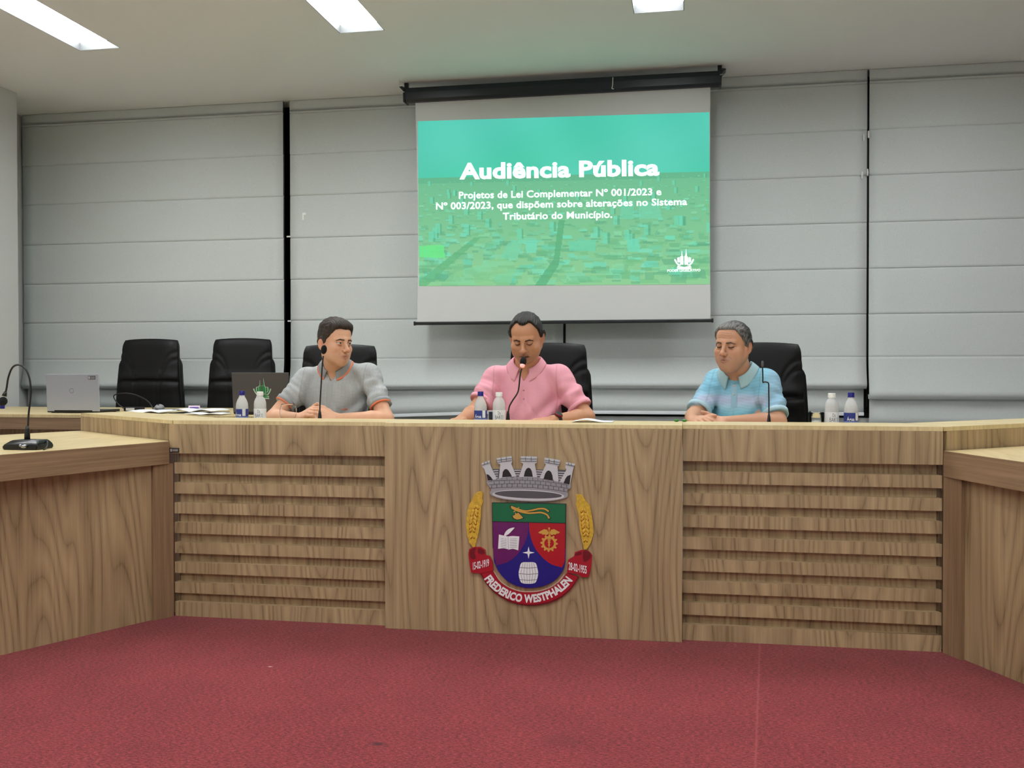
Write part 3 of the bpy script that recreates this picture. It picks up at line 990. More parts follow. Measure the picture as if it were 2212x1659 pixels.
# plough
pg = [stroke(curve2([(570, 596), (610, 612), (700, 640), (770, 634), (840, 618), (895, 620), (935, 645)], 5), 15),
      stroke(curve2([(575, 608), (640, 640), (730, 660), (800, 658), (860, 655), (915, 675), (940, 712)], 5), 15),
      [(585, 690), (640, 655), (688, 705), (660, 718), (630, 722), (600, 712)], stroke([(595, 650), (650, 604)], 9), stroke([(610, 660), (638, 690)], 10)]
plates('plough_outline', [stroke(curve2([(562, 594), (610, 612), (700, 640), (770, 634), (840, 618), (895, 620), (942, 650)], 5), 24),
      stroke(curve2([(570, 606), (640, 640), (730, 660), (800, 658), (860, 655), (915, 675), (946, 720)], 5), 24), [(575, 692), (640, 645), (700, 708), (660, 726), (630, 730), (592, 718)]], 0.0108, 0.0112, A_LINE, sh)
plates('plough', pg, 0.0112, 0.0122, A_GOLD, sh)
# open book and quill
bk = plates('open_book', [curve2([(452, 868), (500, 878), (541, 886)], 4) + [(546, 1012)] + curve2([(546, 1012), (500, 1000), (444, 1006)], 4),
                     curve2([(541, 886), (590, 882), (651, 886)], 4) + [(640, 1020)] + curve2([(640, 1020), (590, 1006), (546, 1014)], 4)], 0.0106, 0.0118, A_WHITE, sh)
ln = [stroke([(541, 886), (546, 1018)], 3)]
for k in range(6):
    y = 908 + 16 * k
    ln += [stroke([(470, y - 4), (526, y + 4)], 3.5), stroke([(560, y + 3), (628, y)], 3.5)]
plates('book_lines', ln, 0.0118, 0.0121, A_GREYL, sh)
plates('quill', [smoothpoly([(503, 940), (502, 880), (520, 838), (556, 810), (604, 800), (580, 830), (548, 862), (515, 885)], 4)], 0.0121, 0.0128, A_WHITE, sh)
# cog with winged staff
gp = []
gx, gy = 938, 952
for k in range(48):
    a = 2 * PI * k / 48
    r_ = 84 if k % 4 in (0, 1) else 66
    gp.append((gx + r_ * math.cos(a), gy + r_ * math.sin(a)))
plates('cog', [gp], 0.0106, 0.0114, A_GOLD, sh)
plates('cog_centre', [[(gx + 47 * math.cos(2 * PI * k / 28), gy + 47 * math.sin(2 * PI * k / 28)) for k in range(28)]], 0.0114, 0.0117, A_RED, sh)
snake = [stroke([(938, 810), (938, 995)], 8),
         stroke([(938 + 17 * math.sin(t * 1.6) * (1 - 0.08 * t), 880 + 13 * t) for t in np.linspace(0, 8, 33)], 6),
         stroke([(938 - 17 * math.sin(t * 1.6) * (1 - 0.08 * t), 880 + 13 * t) for t in np.linspace(0, 8, 33)], 6)]
for s in (-1, 1):
    snake += [[(938 + s * x, y) for x, y in [(4, 852), (18, 822), (48, 815), (104, 846), (92, 856), (70, 858), (64, 868), (40, 866), (32, 872), (14, 868)]]]
snake.append([(938 + 10 * math.cos(2 * PI * k / 12), 808 + 10 * math.sin(2 * PI * k / 12)) for k in range(12)])
plates('winged_staff', snake, 0.0117, 0.0124, A_GOLD, sh)
st = []
for k in range(8):
    a = PI / 4 * k
    r_ = 58 if k % 2 == 0 else 15
    st.append((740 + r_ * math.cos(a), 1043 + r_ * math.sin(a)))
plates('star', [st], 0.010, 0.0112, A_WHITE, sh)
bar_ = smoothpoly([(672, 1142), (738, 1136), (805, 1142), (826, 1200), (832, 1245), (822, 1300), (800, 1336), (738, 1344), (676, 1336), (654, 1300), (644, 1245), (652, 1200)], 3)
plates('barrel', [bar_], 0.010, 0.0114, A_WHITE, sh)
bl = []
for y, h_, w in ((1186, 6, 84), (1246, 6, 93), (1304, 6, 84)):
    bl.append(stroke([(738 - w, y), (738, y + 6), (738 + w, y)], h_))
for x in (-60, -36, -12, 12, 36, 60):
    bl.append(stroke([(738 + x * 0.86, 1142), (738 + x * 1.22, 1245), (738 + x * 0.86, 1338)], 3.5))
plates('barrel_lines', bl, 0.0114, 0.0117, A_GREYL, sh)

# mural crown
crown = plates('mural_crown', [smoothpoly([(338, 346), (430, 326), (560, 316), (740, 310), (920, 322), (1050, 350), (1138, 386), (1140, 420), (1112, 440), (1118, 488), (1080, 520),
      (940, 545), (740, 548), (520, 530), (400, 500), (362, 468), (376, 430), (336, 380)], 4)], 0.0, 0.010, A_ST1)
plates('crown_wall', [[(372, 236), (1106, 246), (1060, 372), (400, 338)]], 0.0, 0.009, A_ST3, crown)
tw = [[(283, 178), (360, 150), (372, 206), (388, 240), (432, 330), (345, 350), (308, 232), (290, 214)],
      [(430, 130), (575, 110), (582, 168), (572, 184), (622, 306), (452, 324), (466, 190), (438, 180)],
      [(665, 112), (822, 116), (820, 176), (800, 184), (824, 314), (646, 312), (690, 184), (666, 170)],
      [(896, 124), (1046, 150), (1032, 208), (1018, 206), (1028, 356), (846, 322), (908, 190), (890, 176)],
      [(1100, 168), (1186, 186), (1168, 236), (1164, 250), (1138, 388), (1040, 356), (1104, 240), (1092, 220)]]
plates('crown_towers', tw, 0.009, 0.0125, A_ST2, crown)
gates = [[(330, 284), (352, 290), (378, 316), (394, 340), (344, 346)],
         [(484, 314), (490, 262), (506, 240), (524, 234), (544, 246), (566, 280), (580, 308)],
         [(694, 308), (706, 256), (722, 230), (740, 222), (758, 230), (772, 256), (782, 310)],
         [(884, 332), (900, 280), (918, 254), (936, 248), (956, 262), (970, 296), (976, 346)],
         [(1078, 372), (1092, 330), (1112, 302), (1146, 290), (1134, 384)]]
for g_ in gates: plates('crown_gate', [g_], 0.0125, 0.0129, A_LINE, crown)
cl_ = []
for k in range(4):
    y = 252 + 22 * k
    cl_ += [stroke([(396 + 8 * k, y), (446 - 2 * k, y - 2)], 8), stroke([(600, y - 4), (662 - 6 * k, y - 4)], 8), stroke([(812, y), (880 - 8 * k, y + 4)], 8), stroke([(1026, y + 14), (1094 - 10 * k, y + 16)], 8)]
for q in range(4): plates('crown_steps', cl_[q::4], 0.009, 0.0098, A_ST2, crown)
br_ = []
def arc_y(x, base): return base + ((x - 720) / 400.0) ** 2 * 30 + (x - 740) * 0.04
for base in (344, 378, 412):
    br_.append(stroke([(x, arc_y(x, base)) for x in np.linspace(356, 1124, 24)], 3.5))
for q, base in enumerate((312, 346, 380)):
    for k in range(15):
        x = 380 + 50 * k + (25 if q % 2 else 0)
        br_.append(stroke([(x, arc_y(x, base) + 2), (x, arc_y(x, base + 32))], 3))
for q, (x0, y0, x1, y1) in enumerate(((430, 150, 576, 132), (432, 170, 578, 152), (666, 134, 820, 138), (668, 158, 818, 160), (894, 148, 1040, 172), (894, 168, 1036, 192), (288, 196, 366, 172), (1098, 190, 1180, 206))):
    br_.append(stroke([(x0, y0), (x1, y1)], 4))
    for k in (0.3, 0.65):
        x, y = x0 + (x1 - x0) * k, y0 + (y1 - y0) * k
        br_.append(stroke([(x, y), (x, y - 20)], 4))
plates('crown_masonry', br_, 0.0125, 0.0128, A_ST3, crown)
plates('crown_rim', [[(735 + 348 * math.cos(2 * PI * k / 40), 488 + 52 * math.sin(2 * PI * k / 40) + 12 * math.cos(2 * PI * k / 40)) for k in range(40)]], 0.010, 0.0108, A_ST2, crown)
plates('crown_hollow', [[(735 + 326 * math.cos(2 * PI * k / 40), 482 + 36 * math.sin(2 * PI * k / 40) + 12 * math.cos(2 * PI * k / 40)) for k in range(40)]], 0.0108, 0.0111, A_ST3, crown)

# ears of wheat
for side, ol, ax in ((-1, [(232, 462), (262, 452), (292, 460), (284, 530), (296, 548), (276, 600), (272, 700), (252, 850), (228, 930), (216, 990), (194, 990), (158, 945), (138, 870), (126, 790), (138, 650), (158, 580), (190, 525), (205, 490)],
                  [(232, 575), (212, 650), (196, 740), (188, 840), (200, 985)]),
                 (1, [(1190, 482), (1222, 480), (1254, 488), (1280, 535), (1326, 590), (1344, 700), (1362, 850), (1334, 950), (1296, 1012), (1270, 1012), (1252, 930), (1226, 800), (1224, 700), (1190, 570), (1202, 540)],
                  [(1258, 600), (1274, 690), (1284, 780), (1288, 880), (1276, 1005)])):
    w = plates('wheat_ear', [ol], 0.0, 0.008, A_WHEAT)
    axc = curve2(ax, 6)
    gb, sbm = bmesh.new(), bmesh.new()
    for k in range(1, 9):
        c = axc[int(k / 9.5 * (len(axc) - 1))]
        for s in (-1, 1):
            sz = 0.55 + 0.5 * math.sin(PI * min(1, k / 8.0))
            p = cpt(c[0] + s * 19 * sz, c[1] + 6, 0.008)
            M = Matrix.Rotation(s * math.radians(-24), 3, 'Y')
            ellipsoid(gb, p, (0.0062 * sz, 0.004, 0.0125 * sz), 10, 8, M)
            p2 = cpt(c[0] + s * 21 * sz, c[1] + 13, 0.0075)
            ellipsoid(sbm, p2, (0.0075 * sz, 0.003, 0.0135 * sz), 10, 8, M)
    aobj('grain_shadow_side', sbm, A_GRAIND, w, smooth=True).name = 'grain_shade'  # darker copy of each grain, coloured as its shaded side
    aobj('grain', gb, A_GRAIN, w, smooth=True)

# ribbon
RC, RR = (740, 1000), 497
inner = curve2([(388, 1216), (450, 1318), (540, 1385), (650, 1424), (740, 1430), (840, 1424), (950, 1388), (1040, 1325), (1108, 1240)], 5)
outer = curve2([(1222, 1282), (1150, 1392), (1040, 1485), (900, 1540), (740, 1556), (590, 1530), (450, 1462), (340, 1362), (266, 1246)], 5)
rb = plates('ribbon', [inner + outer], 0.0, 0.009, A_RIB)
le = [(152, 1060), (160, 1010), (205, 988), (272, 990), (316, 1018), (322, 1068), (362, 1076), (386, 1124), (398, 1214), (330, 1232), (270, 1246), (222, 1238), (182, 1240), (168, 1180)]
re_ = [(1176, 1078), (1184, 1040), (1246, 1018), (1312, 1026), (1348, 1070), (1338, 1180), (1314, 1278), (1252, 1280), (1204, 1248), (1108, 1242), (1120, 1112)]
plates('ribbon_end', [le], 0.0, 0.0115, A_RIB, rb); plates('ribbon_end', [re_], 0.0, 0.0115, A_RIB, rb)
plates('ribbon_fold', [smoothpoly([(165, 1050), (180, 1010), (230, 996), (215, 1040), (225, 1100), (180, 1100)], 4), smoothpoly([(250, 1000), (300, 1018), (310, 1055), (250, 1050)], 4)], 0.0115, 0.0118, A_RIBD, rb)
plates('ribbon_fold', [smoothpoly([(1262, 1030), (1320, 1036), (1338, 1075), (1318, 1110), (1270, 1130)], 4), smoothpoly([(1188, 1050), (1240, 1030), (1244, 1060), (1190, 1072)], 4)], 0.0115, 0.0118, A_RIBD, rb)
hl = curve2([(400, 1222), (460, 1312), (545, 1375), (650, 1414), (740, 1420), (840, 1414), (945, 1378), (1030, 1318), (1085, 1250)], 5)
plates('ribbon_edge', [stroke(hl, 5)], 0.009, 0.0094, plain('ribbon_trim', (226, 190, 186), 0.4), rb)
plates('ribbon_edge', [outer + [(q[0] * 0.985 + 11, q[1] * 0.99 + 2) for q in outer[::-1]]], 0.009, 0.0093, A_RIBD, rb)
V, F = text_mesh('FREDERICO WESTPHALEN', 1.0, 0.045, 0.0, 'LEFT', 1.0, 3)
x0, x1 = V[:, 0].min(), V[:, 0].max()
capH = text_mesh('H', 1.0, 0.028)[0][:, 1].max()
a0, a1 = math.radians(180 - 34.5), math.radians(36.5)
VV = []
for x, y, _ in V:
    t = (x - x0) / (x1 - x0)
    a = a0 + (a1 - a0) * t
    r_ = 524 - y / capH * 74
    p = cpt(RC[0] + r_ * math.cos(a), RC[1] + r_ * math.sin(a), 0.0102)
    VV.append(p)
aobj('ribbon_lettering', mesh_from('ribbon_lettering', VV, F), A_WHITE, rb)
def date(s, c, w, h_, deg):
    V, F = text_mesh(s, 1.0, 0.02, 0.0, 'LEFT', 1.0, 3)
    x0, x1 = V[:, 0].min(), V[:, 0].max(); y0, y1 = V[:, 1].min(), V[:, 1].max()
    ca_, sa_ = math.cos(math.radians(deg)), math.sin(math.radians(deg))
    out = []
    for x, y, _ in V:
        px, py = ((x - x0) / (x1 - x0) - 0.5) * w, (0.5 - (y - y0) / (y1 - y0)) * h_
        out.append(cpt(c[0] + px * ca_ , c[1] + px * sa_ + py, 0.0125))
    aobj('ribbon_lettering', mesh_from('ribbon_lettering', out, F), A_WHITE, rb)
date('15-02-1919', (276, 1156), 162, 74, -13)
date('28-02-1955', (1210, 1190), 176, 78, 13)
# ================================================================== executive chairs
M_LEATHER = plain('black_leather', (9, 9, 11), 0.5, spec=0.28, bump=0.18, bscale=420)
M_CHROME = plain('chrome', (170, 172, 176), 0.2, 0.95)
def gauss(x, s): return math.exp(-(x / s) ** 2)
def executive_chair(name_label, w_top=0.43, w_bot=0.50, top=1.21, seat=0.45):
    """origin on the floor below the seat, the back rest facing -y; top: height of the back above the floor"""
    r = empty('executive_chair', (0, 0, 0), name_label, 'chair', 'black executive chairs')
    y0 = 0.23                                          # plane of the back rest
    zb = seat + 0.04
    H = top - zb
    lean = 0.085
    def center(v):                                     # v 0 bottom .. 1 top: front surface line in y,z
        return y0 - 0.02 + lean * v + 0.02 * math.cos(v * PI * 1.3), zb + H * v
    NU, NV = 44, 64
    def width(v):
        w = w_bot + (w_top - w_bot) * max(0.0, (v - 0.15) / 0.85) - 0.03 * gauss(v, 0.12)
        return w
    def puff(u, v):
        a = abs(u)
        d = 0.030 * (1 - a ** 6)
        d -= 0.018 * (1 - 0.6 * a ** 4) * max(0, (v - 0.93) / 0.07) ** 2    # rounded top roll
        d -= 0.016 * gauss(v - 0.575, 0.018)           # cross seam
        d += 0.012 * gauss(v - 0.62, 0.05) + 0.010 * gauss(v - 0.52, 0.05)
        if v > 0.575:                                  # arched seams of the head section
            for q in (0.0, 0.10):
                xx = 0.40 + q * 0.6
                vv_ = 0.575 + (0.30 - q * 0.75) * math.sqrt(max(0.0, 1 - ((1.0 - a) / (1.0 - xx)) ** 2)) if a > xx else None
                if vv_ is not None: d -= 0.008 * gauss(v - vv_, 0.016)
        else:                                          # paired upright seams of the lower section
            for c in (0.30, 0.40):
                c2 = c + 0.10 * (v - 0.575)
                d -= 0.008 * gauss(a - c2, 0.022)
        d -= 0.007 * gauss(a - 0.90, 0.012)            # piping seam
        return d
    bm = bmesh.new()
    F_ = {}; B_ = {}
    for i in range(NU + 1):
        u = -1 + 2 * i / NU
        for j in range(NV + 1):
            v = j / NV
            cy, cz = center(v)
            wv = width(v) / 2
            x = wv * (u if abs(u) < 0.97 else math.copysign(0.97 + (abs(u) - 0.97) * 0.6, u))
            rc = 0.0
            if v > 0.93: x *= 1 - 0.05 * ((v - 0.93) / 0.07) ** 2
            F_[i, j] = bm.verts.new((x, cy - puff(u, v), cz + (0.012 * (1 - u * u) if v > 0.5 else 0) * v))
            B_[i, j] = bm.verts.new((x * 1.0, cy + 0.050 - 0.015 * abs(u) ** 4 - 0.012 * max(0, (v - 0.9) / 0.1) ** 2, cz + (0.012 * (1 - u * u) if v > 0.5 else 0) * v))
    for i in range(NU):
        for j in range(NV):
            bm.faces.new((F_[i, j], F_[i + 1, j], F_[i + 1, j + 1], F_[i, j + 1]))
            bm.faces.new((B_[i, j], B_[i, j + 1], B_[i + 1, j + 1], B_[i + 1, j]))
    for i in range(NU):
        bm.faces.new((F_[i, 0], B_[i, 0], B_[i + 1, 0], F_[i + 1, 0])); bm.faces.new((F_[i, NV], F_[i + 1, NV], B_[i + 1, NV], B_[i, NV]))
    for j in range(NV):
        bm.faces.new((F_[0, j], F_[0, j + 1], B_[0, j + 1], B_[0, j])); bm.faces.new((F_[NU, j], B_[NU, j], B_[NU, j + 1], F_[NU, j + 1]))
    back = obj('backrest', bm, M_LEATHER, r, smooth=True)
    # rear shell, wider than the cushion below the head section
    sb = bmesh.new()
    G = {}
    for i in range(15):
        u = -1 + 2 * i / 14
        for j in range(25):
            v = 0.02 + 0.80 * j / 24
            cy, cz = center(v)
            wv = (width(v) / 2 + 0.014) * (1 - 0.10 * max(0, (v - 0.74) / 0.08) ** 2)
            for k, dy in ((0, 0.012), (1, 0.062)):
                G[i, j, k] = sb.verts.new((wv * u, cy + dy - 0.012 * abs(u) ** 4 * k, cz))
    for i in range(14):
        for j in range(24):
            sb.faces.new((G[i, j, 0], G[i + 1, j, 0], G[i + 1, j + 1, 0], G[i, j + 1, 0])); sb.faces.new((G[i, j, 1], G[i, j + 1, 1], G[i + 1, j + 1, 1], G[i + 1, j, 1]))
    for i in range(14):
        for j in (0, 24):
            sb.faces.new((G[i, j, 0], G[i, j, 1], G[i + 1, j, 1], G[i + 1, j, 0]))
    for j in range(24):
        for i in (0, 14):
            sb.faces.new((G[i, j, 0], G[i, j + 1, 0], G[i, j + 1, 1], G[i, j, 1]))
    obj('back_shell', sb, M_LEATHER, r, smooth=True)
    st = BOX((-0.25, -0.27, seat - 0.09), (0.25, 0.20, seat), 0.035, None)
    obj('seat', st, M_LEATHER, r, smooth=True)
    for s in (-1, 1):
        a = obj('armrest', BOX((s * 0.325 - 0.03, -0.14, seat + 0.155), (s * 0.325 + 0.03, 0.12, seat + 0.185), 0.012), M_BLACK, r, smooth=True)
        obj('arm_bracket', TUBE([(s * 0.24, 0.0, seat - 0.075), (s * 0.32, 0.0, seat - 0.05), (s * 0.335, -0.01, seat + 0.06), (s * 0.325, -0.01, seat + 0.16)], 0.016, 8), M_BLACK, a)
    obj('gas_column', LATHE([(0.028, 0.09), (0.028, 0.22), (0.02, 0.22), (0.02, seat - 0.085)], 14), M_CHROME, r)
    for k in range(5):
        a = 2 * PI * k / 5 + 0.3
        d = Vector((math.cos(a), math.sin(a), 0))
        leg = obj('base_leg', TUBE([d * 0.02 + Vector((0, 0, 0.115)), d * 0.16 + Vector((0, 0, 0.10)), d * 0.29 + Vector((0, 0, 0.075))], [0.024, 0.016], 8), M_BLACK, r)
        w = bmesh.new(); lathe(w, [(0.004, -0.02), (0.027, -0.018), (0.027, 0.018), (0.004, 0.02)], 12)
        bmesh.ops.rotate(w, verts=w.verts, matrix=Matrix.Rotation(PI / 2, 3, 'X')); bmesh.ops.translate(w, verts=w.verts, vec=d * 0.29 + Vector((0, 0, 0.0275)))
        obj('caster', w, M_BLACK, leg)
    return r
PLAT = 0.15
def put_chair(x, y, rz, label, top, **kw):
    c = executive_chair(label, top=top, **kw)
    c.location = (x, y, PLAT); c.rotation_euler = (0, 0, math.radians(rz))
    return c
CH = [put_chair(-1.285, 0.875, 10, 'black leather executive chair with the person in grey sitting in it', 1.185),
      put_chair(-0.055, 0.875, 6, 'black leather executive chair with the person in pink sitting in it', 1.185),
      put_chair(1.100, 0.890, 2, 'black leather executive chair with the person in light blue sitting in it', 1.180),
      put_chair(-3.60, 2.66, 4, 'empty black executive chair beside the silver laptop, turned slightly', 1.29, w_top=0.47, w_bot=0.57),
      put_chair(-2.765, 2.68, 12, 'empty black executive chair behind the dark laptop', 1.29, w_top=0.46, w_bot=0.54)]
# ================================================================== small things
WZ = WORKZ + 0.0006
M_CLEAR, _nt, _b = new_mat('clear_plastic')
_b.inputs['Base Color'].default_value = (0.95, 0.97, 0.98, 1); _b.inputs['Roughness'].default_value = 0.12
_b.inputs['Transmission Weight'].default_value = 0.52; _b.inputs['IOR'].default_value = 1.12
_b.inputs['Specular IOR Level'].default_value = 0.8
M_WATER, _nt, _b = new_mat('bottled_water')
_b.inputs['Base Color'].default_value = (0.93, 0.95, 0.95, 1); _b.inputs['Roughness'].default_value = 0.1
_b.inputs['Transmission Weight'].default_value = 0.60; _b.inputs['IOR'].default_value = 1.15
M_GLASS, _nt, _b = new_mat('clear_glass')
_b.inputs['Base Color'].default_value = (0.97, 0.98, 0.98, 1); _b.inputs['Roughness'].default_value = 0.02
_b.inputs['Transmission Weight'].default_value = 1.0; _b.inputs['IOR'].default_value = 1.18
_b.inputs['Specular IOR Level'].default_value = 1.0
M_BLUECAP = plain('blue_cap', (22, 24, 124), 0.35); M_WHITECAP = plain('white_cap', (236, 238, 236), 0.4)
M_BLUELAB = plain('blue_label', (40, 58, 138), 0.4); M_PALEBLUE = plain('pale_blue_label', (128, 152, 206), 0.4); M_WHITELAB = plain('white_label', (232, 236, 240), 0.45)
M_PRINTD = plain('dark_print', (58, 66, 76), 0.5); M_PRINTW = plain('white_print', (226, 232, 244), 0.5)

def wrap_text(s, r, zc, h_, arc, a0, bold=0.02):
    """lettering bent round a cylinder; a0 is the bearing it faces"""
    V, F = text_mesh(s, 1.0, bold, 0.0, 'LEFT', 1.0, 2)
    x0, x1 = V[:, 0].min(), V[:, 0].max(); y0, y1 = V[:, 1].min(), V[:, 1].max()
    out = []
    for x, y, _ in V:
        a = a0 + ((x - x0) / (x1 - x0) - 0.5) * arc
        out.append((r * math.cos(a), r * math.sin(a), zc + ((y - y0) / (y1 - y0) - 0.5) * h_))
    return out, F
def band(r, z0, z1, aa, ab, n=20, th=0.0006):
    bm = bmesh.new()
    A = [aa + (ab - aa) * k / n for k in range(n + 1)]
    vi = [[bm.verts.new((rr * math.cos(a), rr * math.sin(a), z)) for a in A] for rr, z in ((r, z0), (r, z1), (r + th, z1), (r + th, z0))]
    for k in range(n):
        for q in range(4):
            w = (q + 1) % 4
            bm.faces.new((vi[q][k], vi[q][k + 1], vi[w][k + 1], vi[w][k]))
    bm.faces.new([v[0] for v in vi]); bm.faces.new([v[-1] for v in vi][::-1])
    return bm
def bottle(kind, x, y, label, face=-78):
    r = empty('water_bottle', (x, y, WZ), label, 'bottle', 'small bottles of water on the council desks')
    R0 = 0.0315
    if kind == 'blue':
        prof = [(0.0, 0.002), (0.022, 0.0), (0.029, 0.004), (R0, 0.016), (R0 - 0.001, 0.03), (R0, 0.05), (R0, 0.13), (0.030, 0.146), (0.024, 0.164), (0.0165, 0.178), (0.0135, 0.186), (0.0135, 0.196)]
    else:
        prof = [(0.0, 0.002), (0.022, 0.0), (0.029, 0.004), (R0, 0.014), (R0, 0.145), (0.0295, 0.158), (0.024, 0.172), (0.016, 0.182), (0.0145, 0.186), (0.0145, 0.192)]
    obj('body', LATHE(prof, 28), M_CLEAR, r, smooth=True)
    wp = [(max(0, a - 0.0016) if i else 0.0, max(0.0035, z)) for i, (a, z) in enumerate(prof) if z < 0.160] + [(0.0, 0.160)]
    obj('water', LATHE(wp, 24, closed=False), M_WATER, r, smooth=True)
    f = math.radians(face)
    if kind == 'blue':
        obj('cap', LATHE([(0.0, 0.212), (0.0135, 0.212), (0.0148, 0.210), (0.0148, 0.1925), (0.0158, 0.192), (0.0158, 0.189), (0.013, 0.189)], 24), M_BLUECAP, r, angle=40)
        lb = obj('label', band(R0 + 0.0002, 0.062, 0.118, f - 2.6, f + 2.6, 40), M_BLUELAB, r, smooth=False)
        obj('label_strip', band(R0 + 0.0009, 0.062, 0.078, f - 2.6, f + 2.6, 40), M_PALEBLUE, lb)
        obj('label_panel', band(R0 + 0.0010, 0.082, 0.118, f + 0.28, f + 0.80, 10), M_WHITELAB, lb)
        o, F = wrap_text('Água', R0 + 0.0022, 0.088, 0.024, 1.05, f - 0.42, 0.03)
        obj('label_lettering', mesh_from('label_lettering', o, F), M_PRINTW, lb)
    else:
        obj('cap', LATHE([(0.0, 0.208), (0.0155, 0.208), (0.0172, 0.206), (0.0172, 0.187), (0.0145, 0.187)], 24), M_WHITECAP, r, angle=40)
        lb = obj('label', band(R0 + 0.0002, 0.058, 0.120, f - 2.6, f + 2.6, 40), M_WHITELAB, r, smooth=False)
        o, F = wrap_text('Da', R0 + 0.0010, 0.106, 0.016, 0.42, f, 0.0)
        obj('label_lettering', mesh_from('label_lettering', o, F), M_PRINTD, lb)
        o, F = wrap_text('BARTI', R0 + 0.0010, 0.085, 0.019, 1.25, f, 0.0)
        obj('label_lettering', mesh_from('label_lettering', o, F), M_PRINTD, lb)
    return r
def gooseneck_head(parent, p, d, R0=0.016, L0=0.045, mat=None):
    """foam windscreen on the end of a stem, pointing along d"""
    d = Vector(d).normalized()
    M = d.to_track_quat('Z', 'Y').to_matrix()
    return obj('windscreen', ELL(Vector(p) + d * L0 * 0.35, (R0, R0, L0 * 0.56), 18, 12, M), mat or plain('foam', (12, 12, 14), 0.95, bump=0.5, bscale=900), parent, smooth=True)
# ================================================================== people
# bodies are modelled as one smooth signed-distance field each and skinned with surface nets
def nrm(v): v = np.asarray(v, float); return v / np.linalg.norm(v)
class Field:
    def __init__(s): s.ops = []
    def add(s, fn, lo, hi, k=0.0, op='u'): s.ops.append((fn, np.array(lo, float), np.array(hi, float), k, op))
    def cone(s, a, b, ra, rb, k=0.0, op='u', T=None):
        a, b = np.array(a, float), np.array(b, float)
        ab = b - a; L2 = max(ab @ ab, 1e-12)
        def fn(p):
            q = p - a
            t = np.clip(q @ ab / L2, 0, 1)
            return np.linalg.norm(q - t[..., None] * ab, axis=-1) - (ra + (rb - ra) * t)
        m = max(ra, rb)
        s._put(fn, np.minimum(a, b) - m, np.maximum(a, b) + m, k, op, T)
    def ell(s, c, r, k=0.0, op='u', T=None, Rm=None):
        c, r = np.array(c, float), np.array(r, float)
        def fn(p):
            q = p - c
            if Rm is not None: q = q @ Rm
            k0 = np.linalg.norm(q / r, axis=-1); k1 = np.linalg.norm(q / (r * r), axis=-1)
            return k0 * (k0 - 1.0) / np.maximum(k1, 1e-9)
        m = r.max() if Rm is not None else r
        s._put(fn, c - m, c + m, k, op, T)
    def sph(s, c, r, k=0.0, op='u', T=None): s.ell(c, (r, r, r), k, op, T)
    def _put(s, fn, lo, hi, k, op, T):
        if T is None: s.add(fn, lo, hi, k, op); return
        o, Rm = T
        cs = np.array([[x, y, z] for x in (lo[0], hi[0]) for y in (lo[1], hi[1]) for z in (lo[2], hi[2])]) @ Rm.T + o
        s.add(lambda p: fn((p - o) @ Rm), cs.min(0), cs.max(0), k, op)
    @staticmethod
    def mix(d, e, k, op):
        if op == 'u':
            if k <= 0: return np.minimum(d, e)
            h = np.clip(0.5 + 0.5 * (d - e) / k, 0, 1); return d * (1 - h) + e * h - k * h * (1 - h)
        if op == 's':
            if k <= 0: return np.maximum(d, -e)
            h = np.clip(0.5 - 0.5 * (d + e) / k, 0, 1); return d * (1 - h) - e * h + k * h * (1 - h)
        if op == 'i': return np.maximum(d, e)
        if op == 'd': return d + e
    def at(s, p):
        p = np.asarray(p, float); d = np.full(p.shape[:-1], 9.0)
        for fn, lo, hi, k, op in s.ops: d = s.mix(d, fn(p), k, op)
        return d
    def grid(s, ax):
        d = np.full([len(a) for a in ax], 9.0, np.float64)
        for fn, lo, hi, k, op in s.ops:
            m = k + 0.035
            sl = tuple(slice(np.searchsorted(a, lo[i] - m), np.searchsorted(a, hi[i] + m)) for i, a in enumerate(ax))
            if any(q.stop <= q.start for q in sl): continue
            G = np.stack(np.meshgrid(*[a[q] for a, q in zip(ax, sl)], indexing='ij'), -1)
            d[sl] = s.mix(d[sl], fn(G), k, op)
        return d
BIG = (np.full(3, -50.0), np.full(3, 50.0))
def axis(lo, hi, h, fine):
    out = [lo]
    while out[-1] < hi:
        x = out[-1]; st = h
        for a, b, f in fine:
            if a - 1e-9 <= x < b: st = min(st, f)
            elif x < a: st = min(st, max(f, a - x))
        out.append(x + st)
    return np.array(out)
